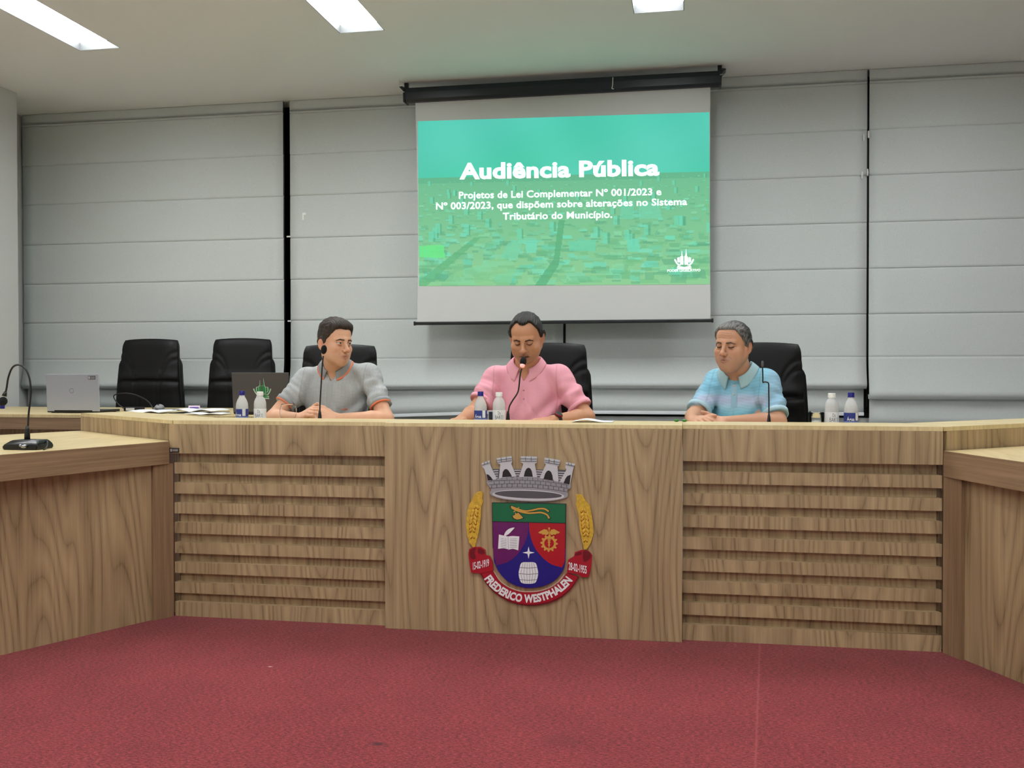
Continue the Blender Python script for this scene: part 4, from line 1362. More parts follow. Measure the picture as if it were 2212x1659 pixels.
def surface_nets(d, ax):
    s = d < 0
    nx, ny, nz = d.shape
    c = np.zeros((nx - 1, ny - 1, nz - 1), np.int16)
    for i in (0, 1):
        for j in (0, 1):
            for k in (0, 1): c += s[i:nx - 1 + i, j:ny - 1 + j, k:nz - 1 + k]
    I, J, K = np.nonzero((c > 0) & (c < 8))
    idx = -np.ones(c.shape, np.int64); idx[I, J, K] = np.arange(len(I))
    acc = np.zeros((len(I), 3)); cnt = np.zeros(len(I))
    cor = [(i, j, k) for i in (0, 1) for j in (0, 1) for k in (0, 1)]
    val = {q: d[I + q[0], J + q[1], K + q[2]] for q in cor}
    for q in cor:
        for a in range(3):
            if q[a] == 0:
                r = list(q); r[a] = 1; r = tuple(r)
                v0, v1 = val[q], val[r]
                m = (v0 < 0) != (v1 < 0)
                t = np.where(m, v0 / np.where(m, v0 - v1, 1), 0)
                P = np.zeros((len(I), 3)); P[:] = q; P[:, a] = t
                acc[m] += P[m]; cnt += m
    acc /= cnt[:, None]
    V = np.empty_like(acc)
    for a, ii in enumerate((I, J, K)):
        A = ax[a]; V[:, a] = A[ii] + acc[:, a] * (A[ii + 1] - A[ii])
    F = []
    for a in range(3):
        b, e = (a + 1) % 3, (a + 2) % 3
        sl0 = [slice(None)] * 3; sl1 = [slice(None)] * 3
        sl0[a] = slice(0, -1); sl1[a] = slice(1, None)
        x = s[tuple(sl0)] != s[tuple(sl1)]
        E = np.array(np.nonzero(x))
        E = E[:, (E[b] > 0) & (E[e] > 0) & (E[b] < d.shape[b] - 1) & (E[e] < d.shape[e] - 1)]
        ins = s[tuple(E)]
        def cell(db, de):
            q = E.copy(); q[b] += db; q[e] += de
            return idx[tuple(q)]
        Q = np.stack([cell(-1, -1), cell(0, -1), cell(0, 0), cell(-1, 0)], 1)
        Q[~ins] = Q[~ins][:, ::-1]
        F.append(Q)
    return V, np.concatenate(F)
def np_mesh(name, V, F):
    me = bpy.data.meshes.new(name)
    me.vertices.add(len(V)); me.vertices.foreach_set('co', np.asarray(V, np.float32).ravel())
    me.loops.add(F.size); me.loops.foreach_set('vertex_index', F.astype(np.int32).ravel())
    me.polygons.add(len(F)); me.polygons.foreach_set('loop_start', np.arange(0, F.size, 4, dtype=np.int32))
    try: me.polygons.foreach_set('loop_total', np.full(len(F), 4, np.int32))
    except Exception: pass
    me.update(calc_edges=True); me.validate()
    return me
def set_col(me, C):
    a = me.color_attributes.new('Col', 'FLOAT_COLOR', 'POINT')
    a.data.foreach_set('color', np.concatenate([C, np.ones((len(C), 1))], 1).astype(np.float32).ravel())
def L3(c): return np.array(lin(*c)[:3])
def col_mat(name, rough, sss=0.0, bump=0.0, bscale=300, spec=0.4):
    m, nt, b = new_mat(name)
    ca = nd(nt, 'ShaderNodeVertexColor', layer_name='Col')
    tc = nd(nt, 'ShaderNodeTexCoord'); nz = nd(nt, 'ShaderNodeTexNoise'); nz.inputs['Scale'].default_value = bscale; nz.inputs['Detail'].default_value = 3
    nt.links.new(tc.outputs['Object'], nz.inputs['Vector'])
    mp = nd(nt, 'ShaderNodeMapRange'); mp.inputs[1].default_value = 0.3; mp.inputs[2].default_value = 0.7; mp.inputs[3].default_value = 0.92; mp.inputs[4].default_value = 1.08
    nt.links.new(nz.outputs['Fac'], mp.inputs[0])
    mx = nd(nt, 'ShaderNodeVectorMath', operation='SCALE'); nt.links.new(ca.outputs['Color'], mx.inputs[0]); nt.links.new(mp.outputs[0], mx.inputs['Scale'])
    nt.links.new(mx.outputs[0], b.inputs['Base Color'])
    b.inputs['Roughness'].default_value = rough; b.inputs['Specular IOR Level'].default_value = spec
    if sss: b.inputs['Subsurface Weight'].default_value = sss; b.inputs['Subsurface Radius'].default_value = (0.008, 0.003, 0.002); b.inputs['Subsurface Scale'].default_value = 1.0
    if bump:
        bp = nd(nt, 'ShaderNodeBump'); bp.inputs['Strength'].default_value = bump; bp.inputs['Distance'].default_value = 0.001
        nt.links.new(nz.outputs['Fac'], bp.inputs['Height']); nt.links.new(bp.outputs['Normal'], b.inputs['Normal'])
    return m
M_SKIN = col_mat('skin', 0.5, 0.12, 0.05, 500, 0.4)
M_SHIRT = col_mat('pique_cotton', 0.9, 0, 0.35, 900, 0.15)
M_TROUSER = plain('dark_trousers', (38, 40, 48), 0.9); M_SHOE = plain('dark_shoe', (26, 22, 20), 0.4)
def hair_mat(name, dark, light, front=0.0):
    m, nt, b = new_mat(name)
    tc = nd(nt, 'ShaderNodeTexCoord'); mp = nd(nt, 'ShaderNodeMapping'); mp.inputs['Scale'].default_value = (1.0, 0.12, 0.22)
    nt.links.new(tc.outputs['Object'], mp.inputs[0])
    nz = nd(nt, 'ShaderNodeTexNoise'); nz.inputs['Scale'].default_value = 300; nz.inputs['Detail'].default_value = 3
    nt.links.new(mp.outputs[0], nz.inputs['Vector'])
    rp = ramp(nt, [(0.32, lin(*dark)), (0.74, lin(*light))])
    sx = nd(nt, 'ShaderNodeSeparateXYZ'); nt.links.new(tc.outputs['Object'], sx.inputs[0])
    fr = nd(nt, 'ShaderNodeMapRange'); fr.inputs[1].default_value = -0.03; fr.inputs[2].default_value = 0.07; fr.inputs[3].default_value = -front; fr.inputs[4].default_value = front
    nt.links.new(sx.outputs[1], fr.inputs[0])
    ad = nd(nt, 'ShaderNodeMath', operation='ADD'); nt.links.new(nz.outputs['Fac'], ad.inputs[0]); nt.links.new(fr.outputs[0], ad.inputs[1])
    nt.links.new(ad.outputs[0], rp.inputs['Fac'])
    nt.links.new(rp.outputs['Color'], b.inputs['Base Color']); b.inputs['Roughness'].default_value = 0.62
    bp = nd(nt, 'ShaderNodeBump'); bp.inputs['Strength'].default_value = 0.7; bp.inputs['Distance'].default_value = 0.002
    nt.links.new(nz.outputs['Fac'], bp.inputs['Height']); nt.links.new(bp.outputs['Normal'], b.inputs['Normal'])
    return m

def head_ops(f, T, S, eyes):
    """S: face parameters; local frame x right hand of the person, y forward, z up, origin between the ears at eye level"""
    jw = S.get('jaw', 1.0); fat = S.get('fat', 0.0)
    A = dict(T=T)
    f.ell((0, -.018, .030), (.0755, .093, .086), .0, 'u', **A)
    f.ell((0, .030, .048), (.062, .052, .048), .03, 'u', **A)
    f.ell((0, .020, -.035), (.062 * jw + fat * .5, .064, .080), .03, 'u', **A)
    for s in (-1, 1):
        f.cone((s * .052 * jw, -.012, -.050), (s * .020, .058, -.098), .020 + fat, .018 + fat * .6, .03, 'u', **A)
        f.ell((s * .043, .052, -.032), (.024 + fat, .026, .022), .022, 'u', **A)
        f.ell((s * .040 * jw, .040, -.068), (.022 + fat, .026, .026), .025, 'u', **A)
    f.sph((0, .062, -.102), .019 + fat * .5, .025, 'u', **A)
    f.ell((0, .066, -.070), (.034, .026, .026), .022, 'u', **A)
    for s in (-1, 1):
        f.cone((s * .012, .0815, .019), (s * .044, .068, .018), .0105, .009, .016, 'u', **A)
        f.ell((s * .032, .098, -.002), (.020, .0195, .0135), .012, 's', **A)
    f.cone((0, .082, .014), (0, .105, -.034), .0085, .0105, .014, 'u', **A)
    f.ell((0, .1085, -.037), (.0125, .0125, .011), .008, 'u', **A)
    for s in (-1, 1):
        f.ell((s * .0135, .097, -.041), (.0085, .012, .0085), .006, 'u', **A)
        f.ell((s * .0065, .104, -.0485), (.0035, .006, .0035), .003, 's', **A)
    # lips
    op = S.get('mouth_open', 0.0)
    for s in (-1, 1):
        f.cone((s * .024, .079, -.0715), (s * .004, .0915, -.0665), .0035, .0058, .005, 'u', **A)
        f.cone((s * .023, .079, -.0735 - op), (0, .090, -.0790 - op), .0035, .0068, .005, 'u', **A)
    if op > 0:
        f.cone((-.021, .089, -.0725 - op * .5), (.021, .089, -.0725 - op * .5), .0016 + op * .45, .0016 + op * .45, .003, 's', **A)
        f.ell((0, .089, -.0725 - op * .5), (.016, .011, .0018 + op * .5), .003, 's', **A)
    else:
        for s in (-1, 1): f.cone((s * .022, .0835, -.0728), (0, .0960, -.0722), .0012, .0014, .003, 's', **A)
    for s in (-1, 1):                                   # folds from nose to mouth
        f.cone((s * .020, .093, -.044), (s * .031, .082, -.066), .0022, .0012, .008, 's', **A)
        if S.get('old'):
            f.cone((s * .020, .089, -.019), (s * .042, .076, -.022), .002, .0015, .006, 's', **A)
            f.cone((s * .047, .066, -.004), (s * .058, .052, -.010), .0018, .0012, .004, 's', **A)
    if S.get('old'):
        f.ell((0, .030, -.112), (.040, .034, .020), .03, 'u', **A)
    for s in (-1, 1):                                   # eyelids
        c = np.array((s * .0315, .0755, -.001))
        o, Rm = T
        w = o + Rm @ c
        def fn(p, c=c):
            q = (p - o) @ Rm
            r = np.linalg.norm(q - c, axis=-1) - .0142
            z = q[..., 2] - c[2]
            bend = 0.16 * np.abs(q[..., 0] - c[0])
            if eyes[1] - eyes[0] < 1e-6: return r
            gap = np.maximum(z - (eyes[1] - bend), (eyes[0] + bend) - z)   # >0 outside the slit
            return np.maximum(r, -gap)
        f.add(fn, w - .016, w + .016, .003, 'u')
    # ears
    for s in (-1, 1):
        a = math.radians(s * 26)
        Re = np.array([[math.cos(a), -math.sin(a), 0], [math.sin(a), math.cos(a), 0], [0, 0, 1]]) @ np.array([[1, 0, 0], [0, math.cos(.18), -math.sin(.18)], [0, math.sin(.18), math.cos(.18)]])
        f.ell((s * .0815, -.014, -.012), (.0085, .021, .034), .008, 'u', Rm=Re, **A)
        f.ell((s * .0900, -.008, -.010), (.007, .0105, .020), .004, 's', Rm=Re, **A)
        f.ell((s * .0800, -.001, -.016), (.0055, .006, .008), .004, 'u', **A)

def hand_ops(f, W, d, n, right, curl, spread=0.10, thumb=(0.6, 0.65, -0.15), scale=1.0):
    d = nrm(d); n = np.asarray(n, float); n = nrm(n - d * (n @ d))
    s = np.cross(n, d) if right else np.cross(d, n)      # towards the thumb
    W = np.asarray(W, float)
    lens = [(.043, .026, .020), (.047, .029, .021), (.043, .027, .020), (.034, .020, .018)]
    reach = [.088, .091, .086, .078]
    offs = [.029, .009, -.011, -.029]
    K = []
    for i in range(4):
        k = W + d * reach[i] * scale + s * offs[i] * scale + n * (-.002 * abs(offs[i]) / .03)
        f.cone(W + s * offs[i] * .55 * scale + d * .012, k, .0150 * scale, .0105 * scale, .012 if i == 0 else .009)
        K.append(k)
    f.cone(W + d * .018 + s * .022 * scale - n * .008, W + d * .045 + s * .030 * scale - n * .008, .016, .013, .012)
    for i in range(4):
        p = K[i]; ang = 0.0
        fan = (1.5 - i) * spread
        df = nrm(d * math.cos(fan) + s * math.sin(fan))
        cu = curl[i] if isinstance(curl[0], (list, tuple)) else curl
        r = [.0096, .0086, .0080, .0072][0 if i < 3 else 0] * (0.9 if i == 3 else 1.0) * scale
        for j in range(3):
            ang += cu[j]
            q = p + (df * math.cos(ang) - n * math.sin(ang)) * lens[i][j] * scale
            f.cone(p, q, r * (1 - .09 * j), r * (1 - .09 * (j + 1)), .0035)
            p = q
    t = nrm(d * thumb[0] + s * thumb[1] + n * thumb[2])
    p = W + d * .022 + s * .022 * scale - n * .006
    for j, (l, r) in enumerate(((.040, .0125), (.032, .0105), (.024, .0095))):
        q = p + t * l * scale
        f.cone(p, q, r * scale, r * .88 * scale, .006)
        p = q; t = nrm(t + d * .22 - s * .10)

def person(P):
    """P: every measure of one sitting person; all points are in metres in the room"""
    v = lambda k: np.array(P[k], float)
    yaw, pitch, roll = [math.radians(a) for a in P['look']]
    Yh = np.array((math.sin(yaw) * math.cos(pitch), -math.cos(yaw) * math.cos(pitch), math.sin(pitch)))
    Xh = nrm(np.cross(Yh, (0, 0, 1))); Zh = np.cross(Xh, Yh)
    Xh, Zh = Xh * math.cos(roll) + Zh * math.sin(roll), Zh * math.cos(roll) - Xh * math.sin(roll)
    Rh = np.stack([Xh, Yh, Zh], 1); H = v('head'); T = (H, Rh)
    Rs, Ls = v('Rsh'), v('Lsh'); Sm = (Rs + Ls) / 2
    Hc = v('hip'); U = nrm(Sm - Hc); X = Rs - Ls; X = nrm(X - U * (X @ U)); Fw = np.cross(U, X)
    TT = np.stack([X, Fw, U], 1); TF = (Hc, TT); Tl = np.linalg.norm(Sm - Hc)
    hw = np.linalg.norm(Rs - Ls) / 2
    wd, bel = P.get('wide', 1.0), P.get('belly', 0.0)
    NB = Sm + U * .055 + Fw * .012
    NT = H + Rh @ np.array((0, -.030, -.060))
    def torso(f, e):
        f.ell((0, .0, .00), (.165 * wd + e, .125 + e, .15), 0, 'u', T=TF)
        f.ell((0, .025 + bel * .5, Tl * .36), (.152 * wd + bel * .5 + e, .115 + bel + e, .20), .06, 'u', T=TF)
        f.ell((0, .012, Tl - .115), (hw * .93 + e, .112 + e, .185), .06, 'u', T=TF)
        f.ell((0, -.01, Tl - .045), (hw * .86 + e, .078 + e, .072 + e), .04, 'u', T=TF)
        for s, S_ in ((1, Rs), (-1, Ls)):
            f.sph(S_, .050 + e, .035, 'u')
            f.cone(S_ - X * s * .03 + U * .004, NB - U * .012 + X * s * .02, .044 + e, .050 + e, .035, 'u')
    Re_, Le, Rw, Lw = v('Rel'), v('Lel'), v('Rwr'), v('Lwr')
    body = Field()
    torso(body, -.007)
    body.cone(NB - U * .02, NT, P.get('neck', .060), P.get('neck', .060) * .90, .03)
    head_ops(body, T, P['face'], P['eyes'])
    body.cone(NB, H + Rh @ np.array((0, -.016, -.075)), P.get('neck', .06) * .84, .044, .016)
    am = P.get('arm', 1.0)
    for S_, E_, W_ in ((Rs, Re_, Rw), (Ls, Le, Lw)):
        body.cone(S_, E_, .052 * am, .041 * am, .03)
        m = E_ + (W_ - E_) * .30
        body.cone(E_, m, .040 * am, .0415 * am, .02); body.cone(m, W_, .0415 * am, .027 * am, .015)
    for h in P['hands']: hand_ops(body, **h)
    lo = np.minimum.reduce([Hc - .2, Re_ - .08, Le - .08, Rw - .15, Lw - .15]); hi = np.maximum.reduce([H + .14, Re_ + .08, Le + .08, Hc + .2])
    lo[2] = .62; hi[2] = H[2] + .15
    hb = [np.array(h['W']) + nrm(h['d']) * .07 for h in P['hands']]
    fine = lambda i, r=.115: [(H[i] - r, H[i] + r, .0027)] + [(q[i] - .095, q[i] + .095, .0036) for q in hb]
    ax = [axis(lo[0], hi[0], .008, fine(0)), axis(lo[1], hi[1], .008, fine(1)), axis(lo[2], hi[2], .008, [(H[2] - .14, H[2] + .13, .0027)] + [(q[2] - .05, q[2] + .05, .0034) for q in hb])]
    V, F = surface_nets(body.grid(ax), ax)
    base = np.array((Hc[0], Hc[1], PLAT))
    me = np_mesh('person', V - base, F)
    # skin colour: lips, cheeks, beard shadow and brows are its own; lids also carry socket shade
    q = (V - H) @ Rh
    C = np.tile(L3(P['skin']), (len(V), 1))
    def blend(w, rgb):
        w = np.clip(w, 0, 1)[:, None]; C[:] = C * (1 - w) + L3(rgb) * w
    g = lambda c, r: np.exp(-(((q - np.array(c)) / np.array(r)) ** 2).sum(1))
    inhead = (np.linalg.norm(q - (0, -.01, 0), axis=1) < .16)
    beard = np.clip(1.25 - np.abs(np.linalg.norm((q - (0, .045, -.082)) / (.066, .07, .046), axis=1) - .25), 0, 1) * inhead * (q[:, 1] > -.01)
    blend(beard * P.get('stubble', .25), P.get('stubble_col', (120, 96, 84)))
    for s in (-1, 1):
        blend(.30 * g((s * .045, .06, -.035), (.02, .03, .018)), P['flush'])
        blend(.55 * g((s * .082, -.012, -.012), (.012, .03, .035)), P['flush'])
        blend(.55 * g((s * .032, .085, -.014), (.016, .02, .008)), P['eye_skin_shade'])
        blend(.60 * g((s * .030, .085, .006), (.017, .02, .008)), P['eye_skin_shade'])  # lids darkened in the colour for the shade of the eye sockets
    blend(.40 * g((0, .113, -.038), (.014, .014, .012)), P['flush'])
    if P['face'].get('old'):                            # forehead creases, their shade painted as darker lines
        for z in (.040, .052, .063):
            blend(.45 * np.exp(-((q[:, 2] - z - .002 * np.sin(q[:, 0] * 90)) / .0018) ** 2) * (np.abs(q[:, 0]) < .036) * (q[:, 1] > .04), (132, 88, 68))
    op = P['face'].get('mouth_open', 0.0)
    lip = np.maximum(g((0, .094, -.0665), (.020, .012, .0042)), g((0, .094, -.0785 - op), (.018, .012, .0050)))
    blend(.85 * lip, P['lips'])
    blend((1.6 if op > 0 else .75) * g((0, .085, -.0725 - op * .5), (.022, .016, (.0018 if op > 0 else .0021) + op * .45)), (62, 30, 28))
    e0, e1 = P['eyes']
    for s in (-1, 1):
        if e1 - e0 < 1e-6:
            blend(1.5 * np.exp(-((q[:, 2] - (-.001 + P.get('lash', -.006)) - 14 * (q[:, 0] - s * .0315) ** 2) / .0024) ** 2) * (np.abs(q[:, 0] - s * .0315) < .0145) * (q[:, 1] > .06), (40, 28, 25))
        else:
            blend(1.4 * np.exp(-((q[:, 2] + .001 - e1 + 16 * (q[:, 0] - s * .0315) ** 2) / .0016) ** 2) * (np.abs(q[:, 0] - s * .0315) < .014) * (q[:, 1] > .068), (44, 32, 28))
    set_col(me, C)
    o = obj('person', me, M_SKIN, None, smooth=True)
    o.location = base
    props(o, P['label'], 'person')
    HM = Matrix([[*Rh[0], H[0] - base[0]], [*Rh[1], H[1] - base[1]], [*Rh[2], H[2] - base[2]], [0, 0, 0, 1]])
    # hair, grown off the skull, in the frame of the head
    hf = Field(); head_ops(hf, (np.zeros(3), np.eye(3)), P['face'], P['eyes'])
    hx = [np.arange(-.105, .106, .0028), np.arange(-.14, .13, .0028), np.arange(-.09, .16, .0028)]
    hd = hf.grid(hx)
    G = np.stack(np.meshgrid(*hx, indexing='ij'), -1)
    phi = np.degrees(np.arctan2(np.abs(G[..., 0]), G[..., 1] + .01))
    side = np.sign(G[..., 0])
    line = np.interp(phi, [a for a, _ in P['hairline']], [b for _, b in P['hairline']])
    edge = .0025 * np.sin(G[..., 0] * 900) + .002 * np.sin(G[..., 1] * 1100 + 1)
    th = np.interp(G[..., 2], [a for a, _ in P['thick']], [b for _, b in P['thick']])
    th = th + P.get('quiff', 0.0) * np.exp(-((G[..., 1] - .055) / .03) ** 2 - ((G[..., 2] - .10) / .03) ** 2)
    strand = P.get('lock', .0014) * (.8 * np.sin(G[..., 0] * 560 + 45 * G[..., 1] + 2 * np.sin(G[..., 1] * 70)) + .7 * np.sin(G[..., 0] * 240 - 60 * G[..., 1] + 1)) * np.clip(th / .012, .3, 1.2)
    fade = np.clip((G[..., 2] - line - edge) / .014, 0, 1)
    earcut = np.linalg.norm((G - np.array((0, -.012, -.014))) / np.array((1, .027, .036)), axis=-1)
    hs = np.maximum(hd - (.0006 + (th + strand) * fade ** .6), (line + edge - G[..., 2]) * .6)
    hs = np.maximum(hs, np.where(np.abs(G[..., 0]) > .06, (1 - np.linalg.norm((G[..., 1:] - np.array((-.016, -.016))) / np.array((.019, .033)), axis=-1)) * .02, -1))
    hs = np.maximum(hs, -(hd + .006))
    Vh, Fh = surface_nets(hs, hx)
    ho = obj('hair', np_mesh('hair', Vh, Fh), P['hair_mat'], o, smooth=True); ho.matrix_local = HM
    # eyebrows
    for s in (-1, 1):
        bx = [np.arange(s * .032 - .026, s * .032 + .026, .0016), np.arange(.05, .11, .0016), np.arange(.000, .036, .0016)]
        gd = hf.grid(bx); GB = np.stack(np.meshgrid(*bx, indexing='ij'), -1)
        br = Field(); a = P.get('brow', (.013, .019, .012))
        br.cone((s * .0155, .085, a[0]), (s * .034, .082, a[1]), P.get('brow_t', .0036), .0034, 0); br.cone((s * .034, .082, a[1]), (s * .051, .066, a[2]), .0034, .0016, .003)
        flat = GB.copy(); flat[..., 1] = np.interp(np.abs(flat[..., 0]), [.014, .034, .051], [.085, .082, .066])
        bd = np.maximum(np.maximum(gd - .0022 - .0006 * np.sin(GB[..., 0] * 2200), -(gd + .003)), br.at(flat))
        Vb, Fb = surface_nets(bd, bx)
        if len(Fb):
            bo = obj('eyebrow', np_mesh('eyebrow', Vb, Fb), P['brow_mat'], o, smooth=True); bo.matrix_local = HM
    if e1 - e0 > 1e-6:
        for s in (-1, 1):
            bm = bmesh.new(); bmesh.ops.create_uvsphere(bm, u_segments=32, v_segments=20, radius=.0129)
            eo = obj('eye', bm, M_EYE, o, smooth=True)
            gz = math.radians(P.get('gaze', 0))
            eo.matrix_local = HM @ Matrix.Translation((s * .0315, .0755, -.001)) @ Matrix.Rotation(-gz, 4, 'Z') @ Matrix.Rotation(-PI / 2, 4, 'X')
    # ---------------------------------------------------------------- polo shirt
    sh = Field()
    torso(sh, P.get('ease', .011))
    cuffs = []
    for S_, E_, fr in ((Rs, Re_, P['sleeve'][0]), (Ls, Le, P['sleeve'][1])):
        dr = nrm(E_ - S_); end = S_ + (E_ - S_) * fr
        nd_ = nrm(dr + np.array(P.get('cuff_tilt', (0, 0, 0))))
        sl = Field(); r0, r1 = .066 * am, P.get('cuff_r', .060)
        sl.cone(S_, end + dr * .03, r0, r1)
        def fn(p, S_=S_, end=end, dr=dr, r0=r0, r1=r1):
            ab = end + dr * .02 - S_; t = np.clip((p - S_) @ ab / (ab @ ab), 0, 1)
            r = np.linalg.norm(p - S_ - t[..., None] * ab, axis=-1) - (r0 + (r1 - r0) * t)
            r = r + (.0055 * np.sin(t * 17 + (p @ np.array((24., 13., 7.)))) + .0022 * np.sin(t * 34 - (p @ np.array((31., 22., -9.))))) * t * (1 - t) * 3
            return np.maximum(r, (p - end) @ dr)
        sh.add(fn, np.minimum(S_, end) - .09, np.maximum(S_, end) + .09, .03, 'u')
        cuffs.append((S_, end, dr, r0, r1))
    sh0 = Field(); sh0.ops = list(sh.ops)
    c0 = (v('coll') - Hc) @ U
    nk = nrm(NT - NB)
    def neck_cut(p):
        qn = p - NB; t = np.clip(qn @ nk, -.03, .3)
        return np.linalg.norm(qn - t[..., None] * nk, axis=-1) - P.get('neck', .06) - .006
    sh.add(neck_cut, NB - .15, NB + .3, 0, 's')
    def vee(p):
        ql = (p - Hc) @ TT
        return np.maximum(np.maximum(np.abs(ql[..., 0]) - (ql[..., 2] - c0) * P.get('vee', .45), -ql[..., 1] + .02), ql[..., 2] - c0 - .3) * .8
    sh.add(vee, Hc - .4, Hc + .7, 0, 's')
    def folds(p):
        ql = (p - Hc) @ TT
        a_, b_, c_ = ql[..., 0], ql[..., 1], ql[..., 2]
        w = np.clip((b_ - .0) / .08, 0, 1)
        r = .0036 * np.sin(30 * np.abs(a_) - 26 * c_ + 2 * np.sin(17 * c_ + 9 * a_)) + .0022 * np.sin(62 * np.abs(a_) + 30 * c_ + 1.3 + 2 * np.sin(11 * c_ - 7 * a_)) + .0022 * np.sin(46 * c_ + 8 * a_ + 3 * np.sin(14 * a_)) * np.clip((.30 - c_) / .12, 0, 1)
        arm = np.exp(-((np.abs(a_) - hw * .9) / .05) ** 2 - ((c_ - Tl + .13) / .10) ** 2)
        
        d1 = np.abs((np.abs(a_) - .075) + .55 * (c_ - Tl + .20)) ; d2 = np.abs((np.abs(a_) - .045) - .35 * (c_ - Tl + .27))
        pull = -.0050 * np.exp(-(d1 / .011) ** 2) * np.exp(-((c_ - Tl + .19) / .07) ** 2) - .0045 * np.exp(-(d2 / .010) ** 2) * np.exp(-((c_ - Tl + .30) / .07) ** 2)
        return (r * (1.1 + 1.8 * arm) - pull) * w
    sh.add(folds, BIG[0], BIG[1], 0, 'd')
    sh.add(lambda p: .66 - p[..., 2], BIG[0], BIG[1], 0, 'i')
    slo = np.minimum.reduce([Hc - .22, cuffs[0][1] - .09, cuffs[1][1] - .09]); shi = np.maximum.reduce([Hc + .22, cuffs[0][1] + .09, cuffs[1][1] + .09, Rs + .09, Ls + .09])
    slo[1] = min(slo[1], Sm[1] - .22); slo[2] = .64; shi[2] = NB[2] + .06
    sax = [np.arange(slo[i], shi[i], .0042) for i in range(3)]
    Vs, Fs = surface_nets(sh.grid(sax), sax)
    ql = (Vs - Hc) @ TT
    me = np_mesh('polo_shirt', Vs - base, Fs)
    cc_ = P['cloth'](ql, Tl, Vs)
    seam = np.exp(-((np.abs(ql[:, 0]) - hw + .004 + .10 * np.clip(Tl - .09 - ql[:, 2], 0, .1)) / .0026) ** 2) * (ql[:, 2] > Tl - .24)   # armhole seam
    set_col(me, cc_ * (1 - .22 * seam[:, None]))
    so = obj('polo_shirt', me, M_SHIRT, o, smooth=True)
    def flat_col(me, rgb): set_col(me, np.tile(L3(rgb), (len(me.vertices), 1)))
    # cuffs
    for S_, end, dr, r0, r1 in cuffs:
        bands = P['cuffs']
        for (ta, tb, e, rgb, nm) in bands:
            n1 = nrm(np.cross(dr, (0.3, 0.2, 0.9))); n2 = np.cross(dr, n1)
            bm = bmesh.new(); N = 40
            rings = []
            for (tt, ee) in ((ta, e), (tb, e), (tb, e - .010), (ta, e - .010)):
                pc_ = end - dr * tt
                L_ = np.linalg.norm(end + dr * .02 - S_); t_ = ((pc_ - S_) @ dr) / L_
                rr = r0 + (r1 - r0) * t_ + ee
                rings.append([bm.verts.new(pc_ + (n1 * math.cos(2 * PI * k / N) + n2 * math.sin(2 * PI * k / N)) * rr - base) for k in range(N)])
            for w in range(4):
                A_, B_ = rings[w], rings[(w + 1) % 4]
                for k in range(N): bm.faces.new((A_[k], A_[(k + 1) % N], B_[(k + 1) % N], B_[k]))
            co_ = obj(nm, bm, M_SHIRT, so, smooth=True); flat_col(co_.data, rgb)
    # collar: a stand and a fall folded over it
    n1 = nrm(-Fw - nk * (-Fw @ nk)); n2 = np.cross(nk, n1)
    N = 64; rn = P.get('neck', .06) + .007
    half = math.radians(P.get('collar_open', 160))
    hs_ = np.linspace(.10, -.16, 260)
    def rest(dirv, r_):                                   # height at which the shirt lies at this distance from the neck axis
        dd = sh0.at(NB + dirv * r_ + hs_[:, None] * nk)
        return hs_[int(np.argmax(dd < 0))] if (dd < 0).any() else -.16
    prof = [0] * 3 + [1] * 8
    Vc, Cc = [], []
    for k in range(N + 1):
        th_ = -half + 2 * half * k / N
        fr = abs(th_) / half
        dirv = n1 * math.cos(th_) + n2 * math.sin(th_)
        h0 = rest(dirv, rn)
        stand = .030 - .014 * fr ** 2
        fall = .030 + .006 * fr + .009 * max(0, (fr - .70) / .30) ** 1.5
        h1 = rest(dirv, rn + fall)
        top = h0 + stand
        pts_ = [(rn - .001, h0 - .012), (rn, h0 + stand * .5), (rn + .001, top)]
        for q in range(8):
            t = q / 7
            rr_ = rn + .003 + (fall - .003) * t
            hh_ = top + .0025 - .0025 * t - (top - h1) * t ** (1.25) + .005 * t
            hh_ = max(hh_, rest(dirv, rr_) + .0045)
            pts_.append((rr_, hh_))
        for q, (rr_, hh_) in enumerate(pts_):
            Vc.append(NB + dirv * rr_ + nk * hh_)
            Cc.append(P['collar_cols'][0 if q < 3 else (1 if q < 9 else 2)])
    Vc = np.array(Vc)
    m_ = len(prof)
    Fc = np.array([(k * m_ + i, (k + 1) * m_ + i, (k + 1) * m_ + i + 1, k * m_ + i + 1) for k in range(N) for i in range(m_ - 1)])
    me = np_mesh('collar', Vc - base, Fc); set_col(me, np.array([L3(c) for c in Cc]))
    co_ = obj('collar', me, M_SHIRT, so, smooth=True)
    sd = co_.modifiers.new('thickness', 'SOLIDIFY'); sd.thickness = .0024; sd.offset = 0
    # placket and buttons
    def front(a_, c_):
        b_ = np.linspace(.28, .0, 400); pts = Hc + a_ * X + U * c_ + b_[:, None] * Fw
        dd = sh.at(pts); k = np.argmax(dd < .001); return pts[k]
    bm = bmesh.new(); prev = None
    for c_ in np.linspace(c0 - .006, c0 - P.get('placket', .085), 14):
        row = [bm.verts.new(front(a_, c_) + Fw * (.0014 if abs(a_) < .0145 else .0002) - base) for a_ in (-.016, -.014, 0, .014, .016)]
        if prev:
            for i in range(4): bm.faces.new((prev[i], prev[i + 1], row[i + 1], row[i]))
        prev = row
    po = obj('placket', bm, M_SHIRT, so, smooth=True); flat_col(po.data, P['placket_col'])
    for c_ in P.get('buttons', []):
        p_ = front(0, c0 - c_) + Fw * .003 - base
        bm = bmesh.new(); lathe(bm, [(0, .0016), (.0045, .0014), (.0052, 0)], 14)
        bmesh.ops.transform(bm, matrix=Matrix.Translation(p_) @ Vector(Fw).to_track_quat('Z', 'Y').to_matrix().to_4x4(), verts=bm.verts)
        obj('button', bm, P['button_mat'], so, smooth=True)
    # trousers and shoes, out of sight below the desk
    tf = Field()
    kx = []
